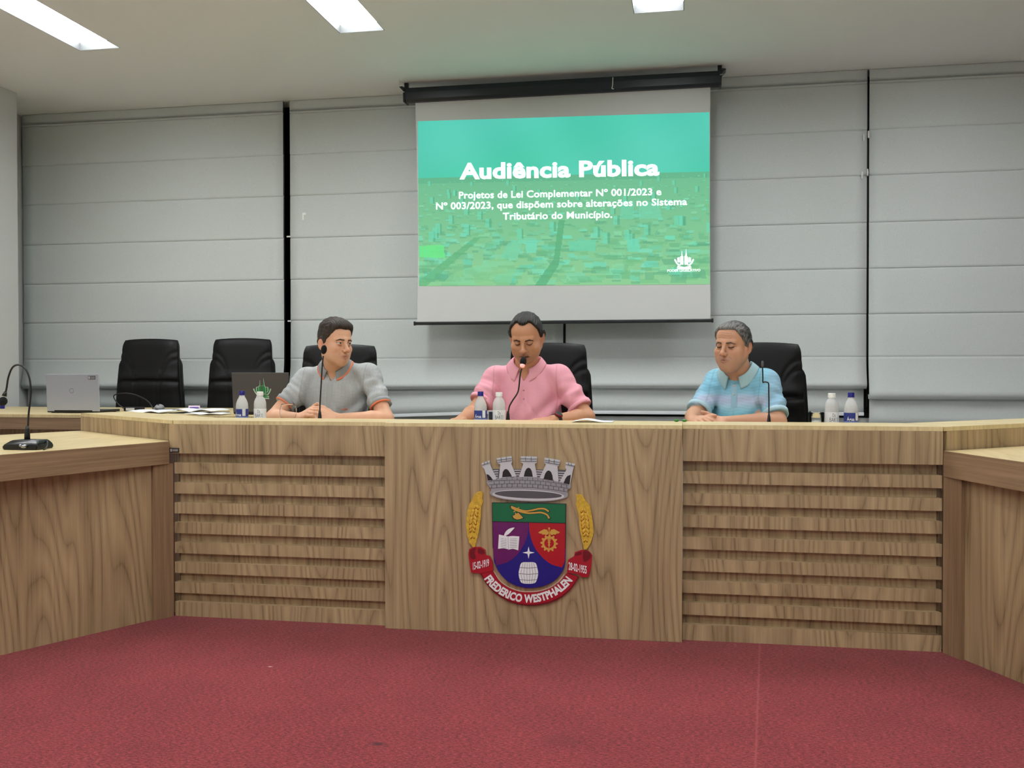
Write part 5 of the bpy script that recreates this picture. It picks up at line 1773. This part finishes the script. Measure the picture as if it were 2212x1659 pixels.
    for s in (-1, 1):
        hp = Hc + X * s * .09 - np.array((0, 0, .03)); kn = Hc + X * s * .13 + Fw * .40; kn[2] = .68
        an = kn + Fw * .02; an[2] = .24
        tf.cone(hp, kn, .085, .066, .03); tf.cone(kn, an, .062, .052, .02); kx.append(an)
    tf.ell(Hc - np.array((0, 0, .01)), (.18 * wd, .145, .115), .04)
    tf.add(lambda p: p[..., 2] - Hc[2] - .03, BIG[0], BIG[1], 0, 'i')
    tlo = np.minimum(Hc - .3, np.minimum(kx[0], kx[1]) - .1); thi = np.maximum(Hc + .3, np.maximum(kx[0], kx[1]) + .1); tlo[2] = .15; thi[2] = Hc[2] + .1
    tax = [np.arange(tlo[i], thi[i], .012) for i in range(3)]
    Vt, Ft = surface_nets(tf.grid(tax), tax)
    obj('trousers', np_mesh('trousers', Vt - base, Ft), M_TROUSER, o, smooth=True)
    for an in kx:
        sf = Field(); a_ = an.copy(); a_[2] = .20
        sf.cone(a_ - Fw * .05, a_ + Fw * .13, .042, .036, .02); sf.cone(a_, a_ + np.array((0, 0, .07)), .042, .045, .02)
        sf.add(lambda p: PLAT + .001 - p[..., 2], BIG[0], BIG[1], 0, 'i')
        xx = [np.arange(a_[i] - .24, a_[i] + .24, .01) for i in (0, 1)] + [np.arange(.14, .32, .01)]
        Vf, Ff = surface_nets(sf.grid(xx), xx)
        obj('shoe', np_mesh('shoe', Vf - base, Ff), M_SHOE, o, smooth=True)
    return o, dict(base=base, Lw=Lw, Le=Le, Rw=Rw, sh=sh, front=front, so=so, c0=c0, Fw=Fw, X=X, U=U)

# eye: iris and pupil as rings round the pole
M_EYE, _nt, _b = new_mat('eyeball')
_tc = nd(_nt, 'ShaderNodeTexCoord'); _sx = nd(_nt, 'ShaderNodeSeparateXYZ'); _nt.links.new(_tc.outputs['Object'], _sx.inputs[0])
_rp = ramp(_nt, [(0.0, lin(200, 192, 186)), (1.0, lin(8, 6, 6)), (0.925, lin(205, 198, 192)), (0.93, lin(62, 46, 34)), (0.978, lin(62, 44, 32)), (0.982, lin(8, 6, 6))])
_mr = nd(_nt, 'ShaderNodeMapRange'); _mr.inputs[1].default_value = -0.0; _mr.inputs[2].default_value = 0.0129
_nt.links.new(_sx.outputs[2], _mr.inputs[0]); _nt.links.new(_mr.outputs[0], _rp.inputs['Fac'])
_nt.links.new(_rp.outputs['Color'], _b.inputs['Base Color']); _b.inputs['Roughness'].default_value = 0.15

def heather(rgb, amt=.05):
    def fn(ql, Tl, V):
        n = np.sin(ql[:, 0] * 210 + 3 * np.sin(ql[:, 2] * 90)) * np.sin(ql[:, 2] * 170 + 2 * np.sin(ql[:, 0] * 130))
        return np.clip(L3(rgb)[None] * (1 + amt * n[:, None]), 0, 1)
    return fn
def bands_blue(ql, Tl, V):
    body_ = [(.90, (136, 186, 208)), (.945, (130, 186, 208)), (.965, (122, 184, 202)), (.985, (140, 196, 214)), (1.005, (164, 204, 220)), (1.022, (178, 198, 222)), (1.040, (182, 194, 218)), (1.058, (176, 196, 220)),
             (1.072, (142, 194, 216)), (1.10, (128, 186, 210)), (1.14, (136, 192, 214)), (1.20, (142, 194, 214))]
    z = V[:, 2] + .003 * np.sin(ql[:, 0] * 40)
    C = np.stack([np.interp(z, [q[0] for q in body_], [L3(q[1])[i] for q in body_]) for i in range(3)], 1)
    n = np.sin(V[:, 2] * 420 + 2 * np.sin(ql[:, 0] * 60)); n2 = np.sin(V[:, 2] * 150 + ql[:, 0] * 30)
    w = np.clip((np.abs(ql[:, 0]) - .155) / .02, 0, 1)[:, None]
    C = C * (1 - w) + L3((146, 184, 206)) * w
    return np.clip(C * (1 + .05 * n[:, None] + .04 * n2[:, None]), 0, 1)
M_BTN = plain('pale_button', (214, 206, 200), 0.4); M_BTNP = plain('pink_button', (214, 150, 162), 0.4)
H_BROWN = hair_mat('brown_hair', (18, 13, 10), (66, 51, 37)); H_DARK = hair_mat('dark_hair', (8, 7, 7), (34, 31, 29)); H_GREY = hair_mat('grey_hair', (14, 14, 15), (128, 126, 123), 0.16)
B_BROWN = plain('brown_brow', (84, 60, 44), 0.9); B_DARK = plain('dark_brow', (62, 46, 38), 0.9); B_GREY = plain('grey_brow', (98, 82, 72), 0.9)

p1, k1 = person(dict(
    label='person in a grey polo shirt with orange edging, hands joined, looking sideways to the centre',
    head=(-1.1755, .66, 1.340), look=(57, -3, 2), Rsh=(-1.398, .80, 1.138), Lsh=(-1.036, .80, 1.160), hip=(-1.235, .86, .742),
    Rel=(-1.536, .66, .930), Lel=(-.901, .68, .930), Rwr=(-1.318, .50, .940), Lwr=(-1.101, .50, .938), coll=(-1.196, .68, 1.122),
    neck=.060, wide=1.0, belly=.0, arm=1.0, face=dict(jaw=.98, fat=.0), eyes=(-.0040, .0032), gaze=6, brow=(.0160, .0185, .0120),
    hands=[dict(W=(-1.318, .50, .940), d=(.80, -.36, .42), n=(-.25, -.55, .80), right=True, curl=(.55, .75, .5), spread=.05, thumb=(.85, .45, .0)),
           dict(W=(-1.101, .50, .938), d=(-.84, -.36, .26), n=(.2, -.60, .75), right=False, curl=(.45, .6, .4), spread=.05, thumb=(.8, .55, .0))],
    skin=(222, 172, 140), flush=(206, 120, 100), eye_skin_shade=(164, 110, 90), lips=(164, 88, 78), stubble=.35, stubble_col=(146, 112, 92),
    hairline=[(0, .073), (18, .076), (34, .070), (46, .050), (58, .030), (72, .012), (82, -.018), (96, -.022), (108, -.028), (122, -.052), (180, -.062)],
    thick=[(-.07, .001), (-.02, .003), (.03, .005), (.07, .009), (.10, .019), (.14, .024)], quiff=.006, lock=.0014, hair_mat=H_BROWN, brow_mat=B_BROWN,
    sleeve=(.66, .72), cuff_r=.056, cloth=heather((174, 178, 178), .07), cuffs=[(.000, .006, .0040, (240, 138, 102), 'cuff_tipping'), (.006, .028, .0046, (156, 160, 161), 'cuff')],
    collar_cols=[(168, 171, 172), (150, 154, 155), (240, 140, 106)], placket_col=(172, 176, 176), placket=.10, vee=.55, buttons=[], button_mat=M_BTN))
_lg = bmesh.new()
for _a, _c in ((-.084, 0), (-.094, .002), (-.076, .002), (-.088, .006), (-.080, .006)):
    _p = k1['front'](_a, k1['c0'] - .145 + _c) + k1['Fw'] * .002 - k1['base']
    ellipsoid(_lg, _p, (.006, .0012, .0022), 8, 6)
obj('chest_emblem', _lg, plain('emblem_orange', (222, 122, 98), .8), k1['so'])

p2, k2 = person(dict(
    label='person in a plain pink polo shirt, head bowed, speaking into a microphone',
    head=(-.132, .66, 1.363), look=(-2, -24, 0), Rsh=(-.322, .80, 1.142), Lsh=(.022, .80, 1.150), hip=(-.135, .86, .742),
    Rel=(-.412, .68, .965), Lel=(.177, .72, .945), Rwr=(-.440, .49, .936), Lwr=(.035, .48, .938), coll=(-.150, .66, 1.118),
    neck=.064, wide=1.05, belly=.02, arm=1.03, face=dict(jaw=1.05, fat=.005, mouth_open=.0055), eyes=(0, 0), lash=-.0075,
    hands=[dict(W=(.035, .48, .938), d=(-.90, -.40, -.06), n=(.0, -.30, .95), right=False, curl=(.22, .35, .25), spread=.08, thumb=(.75, .6, -.15)),
           dict(W=(-.440, .49, .936), d=(.0, -1, .05), n=(0, -.2, .97), right=True, curl=(.25, .3, .2), spread=.08)],
    skin=(200, 147, 114), flush=(184, 112, 90), eye_skin_shade=(128, 84, 66), lips=(138, 72, 64), stubble=.55, stubble_col=(112, 84, 70),
    hairline=[(0, .090), (12, .092), (26, .098), (38, .092), (50, .070), (62, .046), (74, .018), (84, -.012), (98, -.018), (110, -.03), (124, -.052), (180, -.062)],
    thick=[(-.07, .001), (-.02, .004), (.03, .009), (.08, .011), (.12, .012)], quiff=.0, lock=.0012, hair_mat=H_DARK, brow_mat=B_DARK, brow=(.0135, .0170, .0100),
    sleeve=(.70, .78), cuff_r=.060, cloth=heather((234, 166, 180), .02), cuffs=[(.000, .020, .0060, (236, 168, 182), 'cuff')],
    collar_cols=[(232, 164, 178), (236, 170, 184), (236, 170, 184)], placket_col=(234, 166, 180), placket=.10, vee=.42, buttons=[.035, .078], button_mat=M_BTNP))
p3, k3 = person(dict(
    label='person with grey swept-back hair in a light blue striped polo shirt, eyes lowered, fingers interlaced',
    head=(.9166, .66, 1.3150), look=(-29, -4, 2), Rsh=(.848, .84, 1.122), Lsh=(1.086, .745, 1.124), hip=(1.03, .88, .742),
    Rel=(.735, .66, .960), Lel=(1.131, .60, .935), Rwr=(.715, .50, .945), Lwr=(.880, .47, .938), coll=(.885, .66, 1.108),
    neck=.066, wide=1.15, belly=.040, arm=1.05, face=dict(jaw=1.02, fat=.003, old=1), eyes=(0, 0), lash=-.0065,
    hands=[dict(W=(.880, .47, .938), d=(-.93, -.30, .10), n=(.1, -.55, .82), right=False, curl=(.30, .5, .4), spread=.06, thumb=(.8, .5, .1)),
           dict(W=(.715, .50, .945), d=(.50, -.80, .05), n=(-.2, -.3, .92), right=True, curl=(.35, .5, .3), spread=.08, thumb=(.7, .6, .0))],
    skin=(205, 155, 125), flush=(190, 116, 94), eye_skin_shade=(118, 78, 66), lips=(142, 82, 72), stubble=.55, stubble_col=(146, 122, 108),
    hairline=[(0, .080), (18, .080), (32, .078), (44, .058), (56, .036), (70, .016), (82, -.016), (98, -.022), (110, -.034), (124, -.060), (180, -.074)],
    thick=[(-.07, .003), (-.02, .006), (.03, .008), (.08, .008), (.12, .006)], quiff=.003, lock=.0022, hair_mat=H_GREY, brow_mat=B_GREY, brow=(.0140, .0165, .0090),
    sleeve=(.88, .86), cuff_r=.057, ease=.012, cloth=bands_blue, cuffs=[(.000, .022, .0065, (176, 208, 220), 'cuff')],
    collar_cols=[(156, 196, 210), (172, 206, 214), (172, 206, 214)], placket_col=(150, 190, 208), placket=.11, vee=.40, buttons=[.012, .052], button_mat=M_BTN))
# wristwatch on the left wrist of the person in pink
_d = nrm(k2['Lw'] - k2['Le']); _c = k2['Lw'] - _d * .022
_u = nrm(np.array((0, -.75, .6)) - _d * (np.array((0, -.75, .6)) @ _d)); _w = np.cross(_d, _u)
_bm = bmesh.new(); _R = []
for tt, rr in ((-.011, .0305), (.011, .0300), (.011, .0335), (-.011, .0338)):
    _R.append([_bm.verts.new(_c + _d * tt + (_u * math.cos(2 * PI * k / 30) + _w * math.sin(2 * PI * k / 30)) * rr - k2['base']) for k in range(30)])
for i in range(4):
    for k in range(30): _bm.faces.new((_R[i][k], _R[i][(k + 1) % 30], _R[(i + 1) % 4][(k + 1) % 30], _R[(i + 1) % 4][k]))
_wo = obj('wristwatch', _bm, plain('watch_strap', (26, 14, 16), 0.5), p2, smooth=True)
_M = Matrix.Translation(_c + _u * .034 - k2['base']) @ Matrix([[*(_w[i], _d[i], _u[i]), 0] for i in range(3)] + [[0, 0, 0, 1]])
_bm = bmesh.new(); lathe(_bm, [(.021, -.004), (.022, .002), (.019, .007), (.017, .0075)], 28); bmesh.ops.transform(_bm, matrix=_M, verts=_bm.verts)
obj('watch_case', _bm, plain('watch_case_red', (112, 18, 34), 0.3, 0.3), _wo, smooth=True)
_bm = bmesh.new(); lathe(_bm, [(0, .0081), (.0165, .0081), (.0165, .0072)], 28); bmesh.ops.transform(_bm, matrix=_M, verts=_bm.verts)
obj('watch_face', _bm, plain('watch_glass', (58, 20, 28), 0.1), _wo)
# ================================================================== bottles, microphones, glasses, paper on the front desks
bottle('blue', -1.592, .40, 'blue-capped water bottle in front of the dark laptop')
bottle('white', -1.494, .405, 'white-capped water bottle in front of the dark laptop, beside the wine glass')
bottle('blue', -.319, .40, 'blue-capped water bottle in front of the person in pink')
bottle('white', -.227, .41, 'white-capped water bottle in front of the person in pink')
bottle('white', 1.361, .41, 'white-capped water bottle at the right, beside the drinking glass')
bottle('blue', 1.446, .40, 'blue-capped water bottle at the right-hand end of the desk')
def wine_glass(x, y, label):
    r = empty('wine_glass', (x, y, WZ), label, 'glass')
    obj('foot', LATHE([(0.0, 0.004), (0.004, 0.005), (0.030, 0.0015), (0.031, 0.0)], 32), M_GLASS, r, smooth=True)
    obj('stem', LATHE([(0.004, 0.0045), (0.0035, 0.02), (0.004, 0.048)], 14), M_GLASS, r, smooth=True)
    pr = [(0.004, 0.047), (0.014, 0.050), (0.030, 0.064), (0.040, 0.083), (0.0435, 0.102), (0.0415, 0.122), (0.0358, 0.139), (0.0335, 0.146), (0.0323, 0.146), (0.0345, 0.139), (0.0401, 0.122), (0.0421, 0.102), (0.0386, 0.084), (0.0288, 0.066), (0.013, 0.053), (0.0, 0.052)]
    obj('bowl', LATHE(pr, 36, closed=False), M_GLASS, r, smooth=True)
    return r
wine_glass(-1.322, .365, 'empty stemmed wine glass beside the hands of the person in grey')
gt = empty('drinking_glass', (1.292, .41, WZ), 'clear drinking glass next to the white-capped bottle at the right', 'glass')
obj('tumbler', LATHE([(0.0, 0.0), (0.026, 0.0), (0.030, 0.006), (0.038, 0.118), (0.0365, 0.118), (0.0285, 0.010), (0.0, 0.008)], 32, closed=False), M_GLASS, gt, smooth=True)
obj('contents', LATHE([(0.0, 0.009), (0.0283, 0.010), (0.0335, 0.066), (0.0, 0.066)], 28, closed=False), M_WATER, gt, smooth=True)
sp = TUBE([(-0.020, 0.004, 0.012), (-0.031, -0.004, 0.085), (-0.030, -0.006, 0.124)], [0.003, 0.0036], 8)
st_ = obj('stirrer', sp, plain('dark_stirrer', (44, 38, 36), 0.5), None); st_.location = (1.292, .41, WZ)
props(st_, 'dark stirrer standing in the drinking glass at the right', 'stirrer')

M_MIC = plain('black_microphone', (16, 16, 17), 0.35)
M_STEM = plain('black_gooseneck', (22, 20, 20), 0.4)
def desk_mic(x, y, pts, head, hd, label, base_cone=True, R0=0.0155, rad=0.0038, ring=None):
    r = empty('gooseneck_microphone', (x, y, WZ), label, 'microphone', 'gooseneck microphones')
    obj('base', LATHE([(0.0, 0.0), (0.025, 0.0), (0.026, 0.004), (0.024, 0.022), (0.015, 0.028), (0.0, 0.028)], 28, (pts[0][0] - x, pts[0][1] - y, 0)), M_MIC, r, smooth=True)
    L_ = lambda p: (p[0] - x, p[1] - y, p[2] - WZ)
    q = L_(pts[0])
    bm = bmesh.new()
    lathe(bm, [(0.014, 0.028), (0.0125, 0.05), (0.0075, 0.098), (0.005, 0.112)], 16, (q[0], q[1], 0.0))
    obj('socket', bm, M_MIC, r, smooth=True)
    st = obj('stem', TUBE([L_(p) for p in pts], rad, 10), M_STEM, r, smooth=True)
    gooseneck_head(r, L_(head), hd, R0, 0.045)
    if ring:
        d = Vector(hd).normalized(); M = Matrix.Translation(Vector(L_(head)) - d * 0.008) @ d.to_track_quat('Z', 'Y').to_matrix().to_4x4()
        bm = bmesh.new(); lathe(bm, [(0.007, -0.008), (0.0115, -0.004), (0.0125, 0.006), (0.010, 0.009)], 20); bmesh.ops.transform(bm, matrix=M, verts=bm.verts)
        obj('light_ring', bm, ring, r, smooth=True)
    return r
desk_mic(-1.168, .40, [(-1.168, .41, .97), (-1.166, .41, 1.03), (-1.160, .41, 1.12), (-1.152, .405, 1.21), (-1.142, .395, 1.265)], (-1.138, .388, 1.283), (.25, -.35, .8),
         'upright gooseneck microphone in front of the person in grey')
SC = lambda p, k=1.0105: (.7036 + (p[0] - .7036) * k, -4.3374 + (p[1] + 4.3374) * k, 1.188 + (p[2] - 1.188) * k)
desk_mic(-.193, .47, [SC(q) for q in [(-.184, .42, .965), (-.177, .42, 1.008), (-.160, .42, 1.040), (-.138, .42, 1.072), (-.129, .42, 1.10), (-.122, .42, 1.166), (-.115, .425, 1.198)]], SC((-.111, .43, 1.219)), (.12, .35, .9),
         'gooseneck microphone with a red glowing ring, at the mouth of the person in pink', R0=.0165, ring=emit_mat('red_ring_light', (255, 70, 74), 0.75))
m4 = empty('gooseneck_microphone', (1.075, .40, WZ), 'thin gooseneck microphone bent in a step, in front of the person in light blue', 'microphone', 'gooseneck microphones')
obj('base', LATHE([(0.0, 0.0), (0.025, 0.0), (0.026, 0.004), (0.024, 0.022), (0.015, 0.028), (0.0, 0.028)], 28), M_MIC, m4, smooth=True)
obj('socket', LATHE([(0.013, 0.028), (0.011, 0.06), (0.006, 0.10), (0.004, 0.112)], 16), M_MIC, m4, smooth=True)
obj('stem', TUBE([(0, 0, .10), (0, 0, .16), (-.001, 0, .225), (-.002, 0, .252), (-.008, 0, .2585), (-.020, 0, .2605), (-.026, 0, .258), (-.0285, 0, .262), (-.0285, 0, .285), (-.030, 0, .335)], .0033, 10), M_STEM, m4, smooth=True)
obj('capsule', LATHE([(.0, .331), (.0052, .333), (.0058, .345), (.0052, .358), (0, .361)], 14, (-.030, 0, 0)), plain('grey_capsule', (96, 98, 100), .4, .5), m4, smooth=True)

ppr = bmesh.new()
g = {}
for i in range(17):
    for j in range(7):
        u, w = i / 16, j / 6
        g[i, j] = ppr.verts.new((.175 + .185 * u, .098 + .13 * w + .01 * u, TOPZ + .0015 + .014 * math.sin(PI * min(1, u * 1.25 + .05)) ** 1.5 * (1 - u) ** .7))
for i in range(16):
    for j in range(6): ppr.faces.new((g[i, j], g[i + 1, j], g[i + 1, j + 1], g[i, j + 1]))
M_PAPER = plain('white_paper', (236, 238, 240), .7)
po = obj('paper_sheet', ppr, M_PAPER, None, smooth=True); sd = po.modifiers.new('thickness', 'SOLIDIFY'); sd.thickness = .0012; sd.offset = 1
props(po, 'curled white paper sheet on the ledge beside the person in pink', 'paper')
for x, y, lab in ((.646, .225, 'green candy on the ledge, the one farther from the person in light blue'), (.683, .232, 'green candy on the ledge, close to the fingers of the person in light blue')):
    bm = bmesh.new(); ellipsoid(bm, (0, 0, .0062), (.0125, .009, .0062), 18, 10)
    o = obj('green_candy', bm, plain('candy_green', (52, 128, 44), .3), None, smooth=True); o.location = (x, y, TOPZ)
    props(o, lab, 'candy', 'green candies on the ledge')
pk = empty('small_carton', (-.277, .47, WZ), 'small black and white carton between the two bottles of the person in pink', 'carton')
obj('box', BOX((-.018, -.008, 0), (.018, .008, .115), .001), plain('carton_white', (226, 226, 222), .5), pk)
obj('printed_panel', BOX((-.013, -.0088, .062), (.013, -.008, .108), 0), M_PRINTD, pk)
obj('printed_panel', BOX((-.013, -.0088, .012), (.004, -.008, .050), 0), M_PRINTD, pk)

# ================================================================== the laptop desk
Z = REARZ
M_SILVER = plain('silver_lid', (172, 176, 184), .42, .2, var=.02, bscale=900); M_DARKLID = plain('dark_lid', (92, 88, 86), .42, .3)
def laptop(x, y, rz, w, h_, lean, mat, label):
    r = empty('laptop', (x, y, Z), label, 'laptop', 'laptops on the rear desk', math.radians(rz))
    obj('base', BOX((-w / 2, 0.0, 0.004), (w / 2, .245, .019), .003), M_BLACK, r)
    for sx in (-1, 1):
        for yy in (.02, .225): obj('foot', BOX((sx * w * .42 - .01, yy - .006, 0), (sx * w * .42 + .01, yy + .006, .004)), M_BLACK, r)
    lid = obj('lid', BOX((-w / 2, -.006, .0), (w / 2, .0, h_), .0028), mat, r)
    lid.location = (0, .004, .012); lid.rotation_euler = (math.radians(lean), 0, 0)
    obj('screen_bezel', BOX((-w / 2 + .004, .0002, .006), (w / 2 - .004, .0012, h_ - .004)), M_BLACK, lid)
    obj('hinge', BOX((-w * .36, -.007, -.006), (w * .36, .004, .006), .002), M_BLACK, r).location = (0, .004, .014)
    return r, lid
lp1, lid1 = laptop(-3.395, 1.60, 1.5, .388, .252, 3, M_SILVER, 'open silver laptop seen from behind, with a small tag in its upper corner')
bm = bmesh.new(); lathe(bm, [(.0135, -.0004), (.0135, .0004), (.0165, .0004), (.0165, -.0004)], 28, closed=False)
bmesh.ops.rotate(bm, verts=bm.verts, matrix=Matrix.Rotation(PI / 2, 3, 'X')); bmesh.ops.translate(bm, verts=bm.verts, vec=(-.006, -.0064, .140)); 
obj('lid_logo', bm, plain('logo_silver', (186, 188, 194), .25, .7), lid1)
tg = obj('asset_tag', BOX((.118, -.0068, .216), (.172, -.006, .240)), plain('tag_dark', (62, 62, 64), .4), lid1)
bm = bmesh.new(); box(bm, (.121, -.0072, .220), (.132, -.0068, .237))
for k in range(3): box(bm, (.136, -.0072, .2215 + .0055 * k), (.168, -.0068, .2235 + .0055 * k))
obj('tag_print', bm, plain('tag_light', (196, 196, 198), .5), tg)
lp2, lid2 = laptop(-2.018, 1.56, -2, .40, .262, 5, M_DARKLID, 'open dark laptop with a green emblem, partly behind the person in grey')
gm = bmesh.new(); bmesh.ops.translate(gm, verts=gm.verts, vec=(0, 0, 0))
em = emblem_mesh(lambda x, y: (.012 + x * .00086, -.0068, .098 + y * .00086))
obj('green_emblem', em, plain('emblem_green', (44, 138, 76), .5), lid2)
ol = emblem_mesh(lambda x, y: (.012 + x * .00098, -.0064, .091 + y * .00098))
obj('emblem_border', ol, plain('emblem_border', (206, 218, 206), .5), lid2)

pd = obj('mouse_pad', BOX((-.13, -.11, 0), (.13, .11, .004), .002), plain('black_pad', (20, 20, 22), .8), None); pd.location = (-3.05, 2.20, Z); pd.rotation_euler = (0, 0, .12)
props(pd, 'black mouse pad under the grey mouse', 'mouse pad')
mo = empty('computer_mouse', (-3.10, 2.18, Z + .0042), 'grey computer mouse on the black pad beside the papers', 'mouse', None, .3)
bm = bmesh.new(); ellipsoid(bm, (0, 0, .010), (.034, .056, .028), 24, 14)
bmesh.ops.bisect_plane(bm, geom=list(bm.verts) + list(bm.edges) + list(bm.faces), plane_co=(0, 0, 0), plane_no=(0, 0, -1), clear_outer=True)
bmesh.ops.holes_fill(bm, edges=[e for e in bm.edges if e.is_boundary])
obj('shell', bm, plain('mouse_grey', (150, 150, 154), .4), mo, smooth=True)
obj('wheel', BOX((-.004, -.040, .030), (.004, -.022, .0365), .002), M_BLACK, mo)

# open papers: two stapled sets and loose sheets, slightly lifted
def sheet(name, x, y, rz, w, d, z, lift, label, group=None, thick=.002):
    bm = bmesh.new(); g = {}
    for i in range(15):
        for j in range(7):
            u, q = i / 14 - .5, j / 6 - .5
            g[i, j] = bm.verts.new((u * w, q * d, .001 + lift * abs(math.sin(u * PI * 1.6 + .2)) * (1 - .4 * abs(q))))
    for i in range(14):
        for j in range(6): bm.faces.new((g[i, j], g[i + 1, j], g[i + 1, j + 1], g[i, j + 1]))
    o = obj(name, bm, M_PAPER, None, smooth=True); o.location = (x, y, z); o.rotation_euler = (0, 0, math.radians(rz))
    sd = o.modifiers.new('thickness', 'SOLIDIFY'); sd.thickness = thick; sd.offset = 1
    return props(o, label, 'paper', group)
fo_ = obj('folder', BOX((-.16, -.12, 0), (.16, .12, .004), .001), plain('dark_folder', (34, 34, 38), .6), None); fo_.location = (-2.56, 1.76, Z); fo_.rotation_euler = (0, 0, .05)
props(fo_, 'dark folder showing under the open white papers', 'folder')
sheet('document', -2.85, 1.66, 4, .23, .30, Z + .001, .020, 'open white document, the one nearest the grey mouse', 'white documents on the rear desk', .003)
sheet('document', -2.545, 1.76, -6, .30, .23, Z + .0065, .022, 'open white document lying on the dark folder', 'white documents on the rear desk', .003)
sheet('document', -2.36, 1.495, 2, .25, .16, Z + .001, .012, 'white document beside the dark laptop, behind the blue-capped bottle', 'white documents on the rear desk', .002)
er = empty('eraser', (-2.62, 1.80, Z + .031), 'pink and purple block lying on the open papers', 'eraser', None, .5)
obj('body', BOX((-.038, -.016, 0), (.038, .016, .016), .003), plain('pale_pink', (236, 214, 226), .5), er)
obj('sleeve', BOX((-.030, -.0168, -.001), (.030, .0168, .008), .001), plain('purple_sleeve', (104, 84, 160), .5), er)
# charger and its cable by the silver laptop
ad = empty('power_adapter', (-3.16, 1.95, Z), 'black power adapter with a white sticker beside the silver laptop', 'adapter', None, .2)
obj('block', BOX((-.065, -.03, 0), (.065, .03, .03), .006), M_BLACK, ad)
obj('sticker', BOX((-.048, -.0306, .006), (.012, -.030, .024)), plain('sticker_white', (200, 202, 204), .5), ad)
obj('cable', TUBE([(-.065, 0, .015), (-.12, .02, .05), (-.155, .03, .105), (-.10, .02, .125), (-.01, .02, .118), (.07, .05, .075), (.12, .03, .02), (.14, -.02, .006), (.06, -.06, .006)], .004, 8), M_BLACK, ad, smooth=True)
dk = obj('card_reader', BOX((-.075, -.03, 0), (.075, .03, .010), .003), M_BLACK, None); dk.location = (-2.985, 1.92, Z); dk.rotation_euler = (0, 0, .1)
props(dk, 'small flat black device between the power adapter and the mouse pad', 'device')
cb_ = empty('water_bottle', (-4.42, 2.22, Z), 'water bottle by the left-hand wall, only its blue cap showing below the microphone head', 'bottle')
obj('cap', LATHE([(.0165, 0), (.0165, .001), (.0175, .002), (.0175, .032), (.0155, .034), (0, .034)], 24), M_BLUECAP, cb_)
cb_['label'] = 'loose blue bottle cap on the rear desk by the left-hand wall'; cb_['category'] = 'bottle cap'; cb_.name = 'bottle_cap'

# ================================================================== gooseneck microphone on the low side desk
sm = empty('gooseneck_microphone', (-2.125, -.555, LOWZ), 'arched gooseneck microphone with a boxy base on the low side desk', 'microphone', 'gooseneck microphones', math.radians(4))
bm = bmesh.new()
top_ = [(-.062, -.030), (.062, -.030), (.066, .045), (-.058, .060)]
bot_ = [(-.082, -.062), (.078, -.062), (.078, .062), (-.070, .068)]
vb_ = [bm.verts.new((x, y, .001)) for x, y in bot_]; vm_ = [bm.verts.new((x * (1.0), y, .020)) for x, y in bot_]; vt_ = [bm.verts.new((x, y, .040)) for x, y in top_]
bm.faces.new(vb_[::-1]); bm.faces.new(vt_)
for A_, B_ in ((vb_, vm_), (vm_, vt_)):
    for i in range(4): bm.faces.new((A_[i], A_[(i + 1) % 4], B_[(i + 1) % 4], B_[i]))
bmesh.ops.bevel(bm, geom=list(bm.edges), offset=.004, segments=2, affect='EDGES')
obj('base', bm, M_MIC, sm, angle=40)
obj('socket', LATHE([(.0125, .036), (.012, .060), (.0085, .085), (.006, .098)], 16, (-.022, .025, 0)), M_MIC, sm, smooth=True)
def SP(x, z): return (x + 2.125, .03, z - LOWZ)
pts = [SP(-2.147, .935), SP(-2.143, 1.00), SP(-2.135, 1.06), SP(-2.132, 1.11), SP(-2.140, 1.165), SP(-2.160, 1.203), SP(-2.190, 1.216), SP(-2.217, 1.204), SP(-2.236, 1.163), SP(-2.245, 1.115), SP(-2.253, 1.085)]
obj('stem', TUBE(pts, .0042, 10), M_STEM, sm, smooth=True)
obj('capsule_neck', TUBE([SP(-2.250, 1.098), SP(-2.256, 1.080)], [.006, .011], 12, False), M_MIC, sm, smooth=True)
gooseneck_head(sm, SP(-2.259, 1.068), (-.3, 0, -.95), .0185, .036)
cn = bmesh.new(); lathe(cn, [(.0085, 0), (.0085, .022), (.0075, .024), (.0075, .034), (0, .034)], 16)
bmesh.ops.rotate(cn, verts=cn.verts, matrix=Matrix.Rotation(PI / 2, 3, 'X')); bmesh.ops.translate(cn, verts=cn.verts, vec=(.030, -.058, .018))
obj('connector', cn, M_CHROME, sm, smooth=True)
kn = bmesh.new(); lathe(kn, [(.006, 0), (.006, .008), (0, .009)], 12)
bmesh.ops.rotate(kn, verts=kn.verts, matrix=Matrix.Rotation(PI / 2, 3, 'X')); bmesh.ops.translate(kn, verts=kn.verts, vec=(.004, -.060, .020))
obj('switch', kn, M_CHROME, sm, smooth=True)
obj('cable', TUBE([(.072, .0, .024), (.086, -.004, .034), (.100, -.02, .026), (.112, -.05, .008), (.116, -.075, .004)], .0032, 8), M_BLACK, sm, smooth=True)
